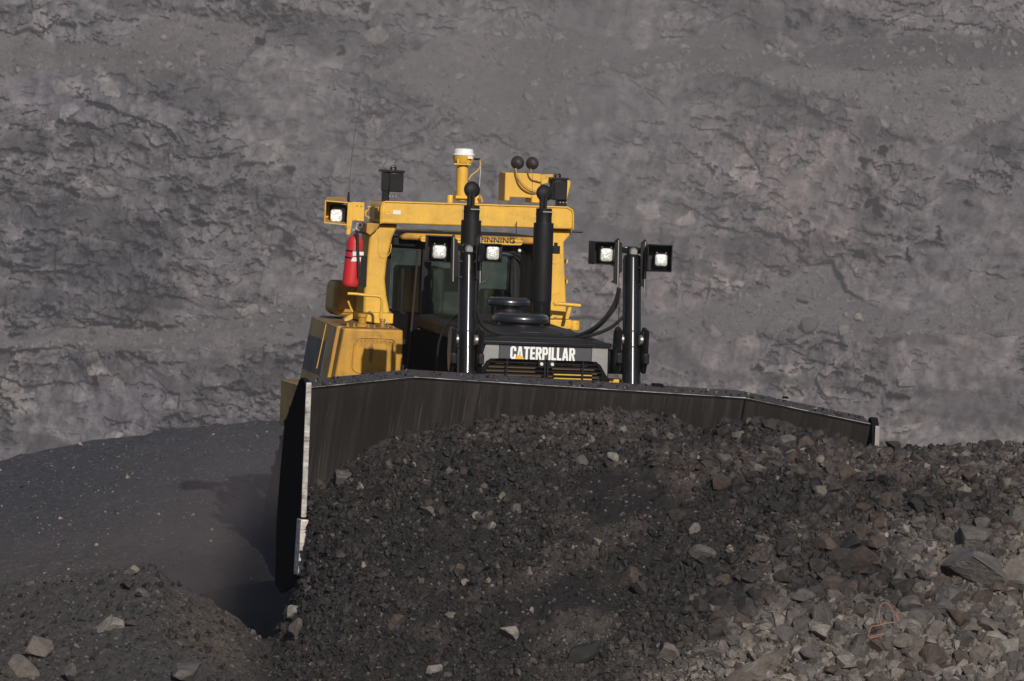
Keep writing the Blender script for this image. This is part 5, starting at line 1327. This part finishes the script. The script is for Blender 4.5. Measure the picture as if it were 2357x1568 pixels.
# --- cab
def cab():
    yf = 3.5
    zr = L(1089, 558, yf).z; zs = L(1150, 727, yf).z; zb = L(1089, 890, yf).z - 0.2
    P = [(-0.50, yf), (0.50, yf), (0.86, yf + 0.42), (0.86, yf + 1.6), (-0.86, yf + 1.6), (-0.86, yf + 0.42)]
    C = MB()
    # lower wall ring
    def ring(z0, z1, inset=0.0, th=0.05):
        for i in range(len(P)):
            a, b = Vector(P[i]), Vector(P[(i + 1) % len(P)])
            d = (b - a).normalized(); n = Vector((-d.y, d.x)); a2, b2 = a + n * th, b + n * th
            C.vf([(a.x, a.y, z0), (b.x, b.y, z0), (b2.x, b2.y, z0), (a2.x, a2.y, z0), (a.x, a.y, z1), (b.x, b.y, z1), (b2.x, b2.y, z1), (a2.x, a2.y, z1)],
                 [(0, 3, 2, 1), (4, 5, 6, 7), (0, 1, 5, 4), (1, 2, 6, 5), (2, 3, 7, 6), (3, 0, 4, 7)])
    ring(zb, zs - 0.02); ring(zr - 0.10, zr)
    C.box(-0.80, 0.80, yf + 0.1, yf + 1.55, zs - 0.35, zs - 0.3)
    for (x, y) in P: C.box(x - 0.05, x + 0.05, y - 0.02, y + 0.07, zs - 0.02, zr - 0.10)
    K = C.build('cab', 'matte', DZ)
    # panes
    for i in range(len(P)):
        a, b = Vector(P[i]), Vector(P[(i + 1) % len(P)]); d = (b - a).normalized(); a, b = a + d * 0.06, b - d * 0.06
        n = Vector((-d.y, d.x)) * 0.02
        MB().prism([(a.x + n.x, a.y + n.y, zs), (b.x + n.x, b.y + n.y, zs), (b.x + n.x, b.y + n.y, zr - 0.10), (a.x + n.x, a.y + n.y, zr - 0.10)], (n.x * 0.3, n.y * 0.3, 0)).build('window', 'glass', K)
    # rounded pane frame of the windscreen and its arch rail
    fr = MB()
    q = [(1186, 718), (1186, 640), (1184, 600), (1176, 589), (1160, 585), (1130, 584)]
    fr.tube([L(u, v, yf - 0.02) for u, v in q], 0.022, 8, 5); fr.build('window_seal', 'rubber', K)
    fr = MB(); q = [(1203, 712), (1205, 640), (1202, 601), (1193, 590), (1180, 583)]
    fr.tube([L(u, v, yf - 0.10) for u, v in q], 0.012, 8, 5); fr.build('grab_rail', 'black', K)
    # roof and visor
    z_top = L(1089, 541, yf).z
    R_ = MB().prism([(-0.80, yf - 0.02, zr), (-0.80, yf - 0.02, z_top - 0.03), (-0.74, yf - 0.02, z_top), (0.80, yf - 0.02, z_top), (0.86, yf - 0.02, z_top - 0.03), (0.86, yf - 0.02, zr)], (0, 1.7, 0)).build('roof', 'yellow_dirty', K, 0.03)
    V0, V1 = L(968, 541, yf - 0.12), L(1202, 566, yf - 0.12)
    VS = MB().rrect(((V0.x + V1.x) / 2, yf - 0.13, (V0.z + V1.z) / 2 - 0.005), (1, 0, 0), (0, 0, 1), (V1.x - V0.x) / 2, (V0.z - V1.z) / 2 - 0.01, 0.03, (0, 0.11, 0)).build('visor', 'yellow', R_, 0.006)
    pa, pb = L(1105, 562, yf - 0.13), L(1185, 562, yf - 0.13); dz_ = L(1150, 546, yf).z - L(1150, 559, yf).z
    pa.z = pb.z = L(1150, 559.5, yf - 0.13).z
    lettering('lettering', 'FINNING', 'text_black', R_, pa, pb, dz_, yf - 0.133, 0.025, 1.05)
    st = MB()
    for v in (543.5, 564): 
        z = L(1150, v, yf - 0.13).z; st.box(pa.x, L(1184, v, yf - 0.13).x, yf - 0.1325, yf - 0.128, z - 0.003, z + 0.003)
    st.build('sign_rule', 'text_black', R_)
    # wipers
    for q in ([(1128, 604), (1118, 625), (1108, 648)], [(1139, 606), (1128, 630), (1118, 646), (1109, 650)]):
        MB().tube([L(u, v, yf - 0.03) for u, v in q], 0.006, 6, 4).build('wiper', 'rubber', K)
    MB().tube([L(u, v, yf - 0.03) for u, v in [(995, 620), (996, 650), (994, 690)]], 0.006, 6, 4).build('wiper', 'rubber', K)
    # seat and console inside
    S_ = MB().rrect((0.0, yf + 0.9, zs + 0.05), (1, 0, 0), (0, 0, 1), 0.24, 0.42, 0.08, (0, 0.14, 0)); S_.box(-0.27, 0.27, yf + 0.5, yf + 0.95, zs - 0.28, zs - 0.12)
    S_.build('operator_seat', 'rubber', K, 0.03)
    a, b = L(1111, 665, yf + 0.3), L(1180, 720, yf + 0.3)
    MB().box(a.x, b.x - 0.05, yf + 0.25, yf + 0.5, b.z - 0.1, a.z).build('console', 'rubber', K, 0.03)
    MB().box(-0.72, -0.22, yf + 0.25, yf + 0.7, zs - 0.1, zs + 0.5).build('console', 'rubber', K, 0.04)
    # marker light and mirror
    c = L(1195, 577, yf - 0.02); MB().lathe(c, (0, -1, 0), [(0.018, 0), (0.018, 0.02), (0.01, 0.028)], 12).build('marker_light', 'label', K)
    a, b = L(1273, 566, 3.1), L(1289, 585, 3.1); Mr = MB().box(a.x, b.x, 3.1, 3.18, b.z, a.z).build('camera_head', 'matte', K, 0.008)
    a2, b2 = L(1279, 559, 3.1), L(1284, 568, 3.1); MB().box(a2.x, b2.x, 3.11, 3.17, b2.z, a2.z).build('camera_mount', 'matte', Mr)
    # door rail with rivets on the left corner
    m = MB(); 
    for i in range(14):
        t = i / 13; u = 978 - 22 * t; v = 610 + 240 * t; c = L(u, v, yf + 0.02); m.cyl(c, c + Vector((-0.004, -0.012, 0)), 0.007, None, 6)
    m.build('rivets', 'steel', K)
    dr = MB(); dr.tube([L(u, v, yf + 0.02) for u, v in [(961, 577), (957, 640), (950, 720), (944, 790), (938, 850)]], 0.014, 8, 4); dr.build('door_edge', flat('rust_red', (0.03, 0.012, 0.009), 0.6), K)
    hd = MB(); hd.uv([(905, 543), (960, 547), (958, 570), (903, 566)], yf + 0.1, yf + 0.5); hd.build('door_header', 'matte', K, 0.02)
cab()
# deep body between cab, hood and tank
MB().box(-0.98, 0.95, 3.55, 5.4, 0.9, L(1089, 845, 3.55).z).build('cab_base', 'matte', DZ, 0.02)

# --- hydraulic tank on the right fender (picture left)
def tank():
    yf = 2.55
    a = L(792, 755, yf); b = L(928, 760, yf); c = L(925, 905, yf); d = L(763, 905, yf)
    T = MB(); off = Vector((0.13, 1.95, 0.05))
    vs = [a, b, c, d]; vs = vs + [v + off for v in vs]
    T.vf(vs, [(0, 1, 2, 3), (7, 6, 5, 4), (0, 4, 5, 1), (1, 5, 6, 2), (2, 6, 7, 3), (3, 7, 4, 0)])
    TK = T.build('hydraulic_tank', 'yellow_dirty', DZ, 0.022)
    # oval access cover with a raised rim and bolts
    p = [L(u, v, yf - 0.006) for u, v in ((815, 795), (823, 780), (840, 778), (895, 780), (908, 785), (911, 800), (909, 850), (903, 860), (830, 858), (813, 850), (811, 835))]
    rim = MB(); rim.tube(p + [p[0]], 0.006, 8, 4); CV = rim.build('access_cover', 'yellow_dirty', TK)
    m = MB()
    bl = [(813, 820), (812, 834), (814, 806), (818, 792), (823, 785), (832, 783)] + [(841 + 9.2 * i, 783.6 + 0.2 * i) for i in range(6)] + [(898, 787), (903, 795), (904, 805), (904, 815), (903, 825)]
    for (u, v) in bl:
        q = L(u, v, yf); m.cyl(q + Vector((0, 0.002, 0)), q + Vector((0, -0.010, 0)), 0.009, 0.006, 8)
    m.build('cover_bolts', 'yellow_dirty', CV)
    g = L(852, 792, yf - 0.004), L(856, 832, yf - 0.004)
    MB().box(g[0].x, g[1].x, yf - 0.012, yf + 0.002, g[1].z, g[0].z - 0.02).build('sight_gauge', 'cable_brown', TK, 0.002)
    rr = MB(); rr.tube([L(u, v, yf - 0.006) for u, v in [(850, 832), (850, 800), (852, 793), (857, 793), (859, 800), (859, 815)]], 0.005, 6, 4); rr.build('gauge_frame', 'yellow_dirty', TK)
    # side skirt box behind with a dark stripe
    yk0, yk1 = 2.80, 4.50; sl_ = (d.x - a.x) / (a.z - d.z); zt = a.z + 0.01; zb = d.z
    fx = lambda z: a.x - 0.025 + sl_ * (a.z - z)
    S_ = MB()
    S_.vf([(fx(zt), yk0, zt), (fx(zt) + 0.07, yk1, zt + 0.03), (fx(zb) + 0.07, yk1, zb), (fx(zb), yk0, zb), (fx(zt) + 0.1, yk0, zt), (fx(zt) + 0.1, yk1, zt + 0.03), (fx(zb) + 0.1, yk1, zb), (fx(zb) + 0.1, yk0, zb)],
          [(0, 1, 2, 3), (4, 7, 6, 5), (0, 4, 5, 1), (3, 2, 6, 7), (0, 3, 7, 4), (1, 5, 6, 2)])
    SK = S_.build('side_panel', 'yellow_dirty', TK, 0.012)
    f = lambda y, z: Vector((fx(z) - 0.006 + 0.07 * (y - yk0) / (yk1 - yk0), y, z))
    z1, z2 = zt - 0.19, zt - 0.57
    MB().prism([f(3.26, z1), f(4.46, z1 + 0.02), f(4.46, z2 + 0.02), f(3.22, z2)], (0.006, 0, 0)).build('stripe', 'stripe', SK)
    MB().prism([f(3.44, zt - 0.01), f(3.47, zt - 0.01), f(3.52, zt - 0.5), f(3.50, zt - 0.5)], (-0.008, 0, 0)).build('lit_sliver', 'yellow', SK)  # brighter yellow strip painting a sliver of sunlight on the panel
    # lower fender
    q0, q1 = L(676, 880, 3.9), L(705, 945, 3.9)
    MB().box(q0.x, q0.x + 0.6, 3.5, 4.6, q1.z - 0.2, q0.z).build('fender', 'yellow_dirty', TK, 0.02)
    # filler neck, valve and fittings on top
    n = L(833, 752, 2.9); 
    MB().lathe(n + Vector((0, 0, -0.02)), (0, 0, 1), [(0.065, 0), (0.065, 0.05), (0.045, 0.055), (0.045, 0.12), (0.055, 0.125), (0.055, 0.16), (0.02, 0.17)], 20).build('filler_neck', 'yellow_dirty', TK)
    n = L(880, 755, 2.85); MB().lathe(n + Vector((0, 0, -0.02)), (0, 0, 1), [(0.05, 0), (0.05, 0.03), (0.028, 0.035), (0.028, 0.09), (0.035, 0.095), (0.03, 0.12)], 14).build('breather', 'yellow_dirty', TK)
    m = MB()
    for (u, v) in ((800, 748), (815, 749), (848, 751), (862, 753), (893, 755), (905, 755)):
        q = L(u, v + 4, 2.8); m.lathe(q + Vector((0, 0, -0.01)), (0, 0, 1), [(0.018, 0), (0.018, 0.03), (0.01, 0.032), (0.01, 0.05)], 8)
    m.build('fitting', 'yellow_dirty', TK)
    m = MB(); m.tube([L(u, v, 2.82) for u, v in [(886, 746), (890, 741), (892, 746), (898, 752)]], 0.006, 6, 4); m.build('hose_clip', 'steel', TK)
    lv = MB(); lv.tube([L(u, v, 2.95) for u, v in [(801, 693), (806, 706), (811, 718)]], 0.011, 8, 4); lv.uv([(793, 735), (803, 727), (812, 722), (812, 734), (800, 739), (793, 739)], 2.9, 3.0); lv.build('valve_lever', 'yellow', TK)
    # hand rail
    h = MB(); h.tube([L(u, v, 3.0) for u, v in [(800, 676), (820, 677), (845, 680), (870, 682), (878, 688), (879, 700), (877, 722), (876, 738)]], 0.016, 10, 5); h.build('handrail', 'yellow', TK)
    # storage box beside the post
    S2 = MB().uv([(775, 647), (840, 650), (838, 728), (780, 728), (766, 716), (770, 665)], 3.9, 4.35).build('storage_box', 'yellow_dirty', DZ, 0.03)
    m = MB(); m.tube([L(u, v, 3.89) for u, v in [(776, 664), (774, 700), (778, 716), (830, 718)]], 0.008, 6, 4); m.build('lid_rim', 'yellow_dirty', S2)
tank()
# right-hand grab step
g = MB(); g.cyl(L(1279, 699, 3.2), L(1336, 704, 3.2), 0.022, None, 12); g.build('grab_step', 'yellow', DZ)
g = MB(); g.uv([(1310, 704), (1317, 706), (1309, 735), (1301, 735), (1304, 722)], 3.2, 3.24); g.build('step_brace', 'yellow', DZ, 0.004)
c = L(1279, 699, 3.18); MB().lathe(c, (0, -1, 0), [(0.03, 0), (0.03, 0.015), (0.02, 0.02), (0.012, 0.03)], 12).build('step_bolt', 'yellow', DZ)

# ------------------------------------------------------------------ fire extinguisher clipped to the frame
def extinguisher():
    y = 3.36
    pb, pt = L(805.5, 655, y), L(818.5, 549, y); ax = (pt - pb).normalized(); ln = (pt - pb).length
    base = M @ Vector(pb)
    FE = empty('fire_extinguisher', M @ Matrix.Translation(pb))
    tag(FE, 'red fire extinguisher strapped to the yellow frame post of the bulldozer', 'fire extinguisher')
    r = 19.5 / PPM
    MB().lathe(pb, ax, [(r * 0.85, -0.02), (r * 0.98, 0.0), (r, 0.02), (r, ln - 0.05), (r * 0.94, ln - 0.02), (r * 0.75, ln + 0.012), (r * 0.4, ln + 0.03), (r * 0.25, ln + 0.04), (r * 0.25, ln + 0.06)], 36).build('cylinder', 'red', FE, at=pb)
    top = pb + ax * (ln + 0.055)
    V = MB(); V.cyl(top, top + Vector((0.0, 0, 0.05)), 0.022, None, 12); V.box(top.x - 0.05, top.x + 0.03, top.y - 0.015, top.y + 0.015, top.z + 0.03, top.z + 0.045)
    V.prism([(top.x - 0.02, top.y - 0.012, top.z + 0.05), (top.x + 0.01, top.y - 0.012, top.z + 0.05), (top.x + 0.02, top.y - 0.012, top.z + 0.12), (top.x - 0.0, top.y - 0.012, top.z + 0.12)], (0, 0.024, 0))
    V.build('valve', 'chrome', FE, at=pb)
    G = MB(); cg = top + Vector((0.035, -0.02, 0.09)); pts = [cg + Vector((0.026 * math.cos(t), 0, 0.026 * math.sin(t))) for t in np.linspace(0, 2 * math.pi, 16)]
    G.tube(pts, 0.006, 6, 0); G.build('pull_ring', 'chrome', FE, at=pb)
    MB().tube([L(u, v, y - 0.11) for u, v in [(820, 530), (823, 545), (824, 580), (826, 620), (826, 637)]], 0.016, 8).build('hose', 'rubber', FE, at=pb)
    f = lambda u, v, dd=0.0: L(u, v, y - r - 0.004 - dd)
    MB().uv([(812, 579), (837, 580), (837, 588), (812, 589)], y - r - 0.004, y - r + 0.012).build('sticker', 'label', FE, at=pb)
    MB().uv([(811, 593), (831, 592), (830, 602), (808, 602)], y - r - 0.004, y - r + 0.012).build('sticker', 'label', FE, at=pb)
    for hh in (0.555, 0.70):
        MB().lathe(pb + ax * (ln * hh), ax, [(r * 1.02, 0), (r * 1.04, 0.003), (r * 1.04, 0.018), (r * 1.02, 0.021)], 32).build('strap', 'cable_brown' if False else 'rubber', FE, at=pb)
    b = L(789, 607, y - 0.05); MB().cyl(b + Vector((-0.02, 0, 0)), b + Vector((0.01, 0, 0.03)), 0.012, None, 8).build('strap_buckle', 'chrome', FE, at=pb)
    MB().uv([(826, 588), (846, 590), (843, 660), (795, 657), (796, 652), (812, 650), (822, 640)], y + 0.03, y + 0.05).build('bracket_plate', 'matte', FE, at=pb)
extinguisher()

# ------------------------------------------------------------------ orange wire in the rubble
def wire():
    pix = [(2004, 1474), (2015, 1470), (2034, 1466), (2020, 1471), (2002, 1475), (2000, 1468), (2006, 1452), (2020, 1446), (2042, 1443), (2060, 1441), (2040, 1442), (2030, 1446), (2026, 1436), (2024, 1420), (2026, 1404), (2033, 1395), (2044, 1398), (2054, 1412), (2062, 1428), (2070, 1434), (2062, 1424), (2066, 1438)]
    pts = []
    for i, (u, v) in enumerate(pix):
        p = hit(u, v + 6); d = (CAM - p).normalized(); pts.append(p + Vector((0, 0, 0.05)) + d * 0.22)
    base = pts[0].copy()
    o = MB().tube(pts, 0.0036, 6, 4).build('wire', flat('orange_plastic', (0.36, 0.16, 0.10), 0.6), None, at=base)
    o.location = base
    tag(o, 'thin orange detonator wire looping over the grey rubble at lower right', 'wire')
    p = [hit(2108, 1398) + Vector((0, -0.08, 0.0)), hit(2112, 1392) + Vector((0, -0.10, 0.06)), hit(2110, 1380) + Vector((0, -0.08, 0.03))]
    o = MB().tube(p, 0.0045, 6, 5).build('wire', flat('orange_plastic_short', (0.36, 0.16, 0.10), 0.6), None, at=p[0]); o.location = p[0]
    tag(o, 'short scrap of orange wire right of the long wire loop', 'wire')
wire()

# ------------------------------------------------------------------ air
def haze():
    mb = MB(); mb.box(-170, 170, -131, 301, -36, 50)
    k = NT('air'); k.t.nodes.remove(k.b)
    v = k.n('ShaderNodeVolumePrincipled'); v.inputs['Color'].default_value = (0.88, 0.83, 0.84, 1); v.inputs['Density'].default_value = 0.00025
    v.inputs['Anisotropy'].default_value = 0.2
    k.l(v.outputs[0], k.t.nodes['Material Output'].inputs['Volume'])
    o = mb.build('haze', k.m, None, smooth=False); tag(o, kind='stuff')
    # dust raised by the works, hanging over the pit between the bench and the far wall
    mb = MB(); mb.box(-110, 110, 30, 205, -35.5, 22)
    k = NT('dust'); k.t.nodes.remove(k.b)
    v = k.n('ShaderNodeVolumePrincipled'); v.inputs['Color'].default_value = (0.86, 0.80, 0.79, 1); v.inputs['Anisotropy'].default_value = 0.2
    n = k.noise(k.coord(), 0.028, 3, 0.55)
    k.l(k.ramp(n, 0.36, 0.66, 0.0007, 0.0032), v.inputs['Density'])
    k.l(v.outputs[0], k.t.nodes['Material Output'].inputs['Volume'])
    o = mb.build('dust_cloud', k.m, None, smooth=False); tag(o, 'thin brown dust hanging over the pit behind the machine', kind='stuff')
haze()
def plume():
    c = W(1240, 300, 110.0)
    mb = MB(); mb.lathe(c + Vector((0, 0, -9)), (0, 0, 1), [(0.01, 0.0), (8, 2.0), (11, 6), (12, 10), (11, 15), (7, 19), (0.01, 21)], 28, cap=False)
    k = NT('plume_dust'); k.t.nodes.remove(k.b)
    g = k.coord(); n = k.noise(g, 0.16, 4, 0.6)
    d = k.n('ShaderNodeVectorMath'); d.operation = 'LENGTH'; k.l(g, d.inputs[0])
    fall = k.ramp(d.outputs['Value'], 1.5, 10.0, 1.0, 0.0)
    v = k.n('ShaderNodeVolumePrincipled'); v.inputs['Color'].default_value = (0.70, 0.63, 0.60, 1); v.inputs['Anisotropy'].default_value = 0.1
    k.l(k.math('MULTIPLY', fall, k.ramp(n, 0.36, 0.66, 0.012, 0.075)), v.inputs['Density'])
    k.l(v.outputs[0], k.t.nodes['Material Output'].inputs['Volume'])
    o = mb.build('dust_cloud', k.m, None, smooth=False, at=c); o.location = c
    tag(o, 'pale brown dust plume drifting up behind the bulldozer roof', kind='stuff')
plume()
def blade_dust():
    c = W(560, 1290, 0.6)
    mb = MB(); mb.lathe(c + Vector((0, 0, -1.6)), (0, 0, 1), [(0.01, 0.0), (1.6, 0.25), (2.3, 0.9), (2.5, 1.5), (2.2, 2.2), (1.4, 2.8), (0.01, 3.1)], 28, cap=False)
    k = NT('coal_dust'); k.t.nodes.remove(k.b)
    g = k.coord(); n = k.noise(g, 0.9, 4, 0.6)
    d = k.n('ShaderNodeVectorMath'); d.operation = 'DISTANCE'; k.l(g, d.inputs[0]); d.inputs[1].default_value = (0, 0, 0)
    fall = k.ramp(d.outputs['Value'], 0.3, 2.3, 1.0, 0.0)
    v = k.n('ShaderNodeVolumePrincipled'); v.inputs['Color'].default_value = (0.34, 0.29, 0.29, 1); v.inputs['Anisotropy'].default_value = 0.1
    k.l(k.math('MULTIPLY', k.math('MULTIPLY', fall, fall), k.ramp(n, 0.36, 0.66, 0.08, 1.2)), v.inputs['Density'])
    k.l(v.outputs[0], k.t.nodes['Material Output'].inputs['Volume'])
    o = mb.build('dust_cloud', k.m, None, smooth=False, at=c); o.location = c
    tag(o, 'dark coal dust swirling over the trench beside the left blade tip', kind='stuff')
blade_dust()
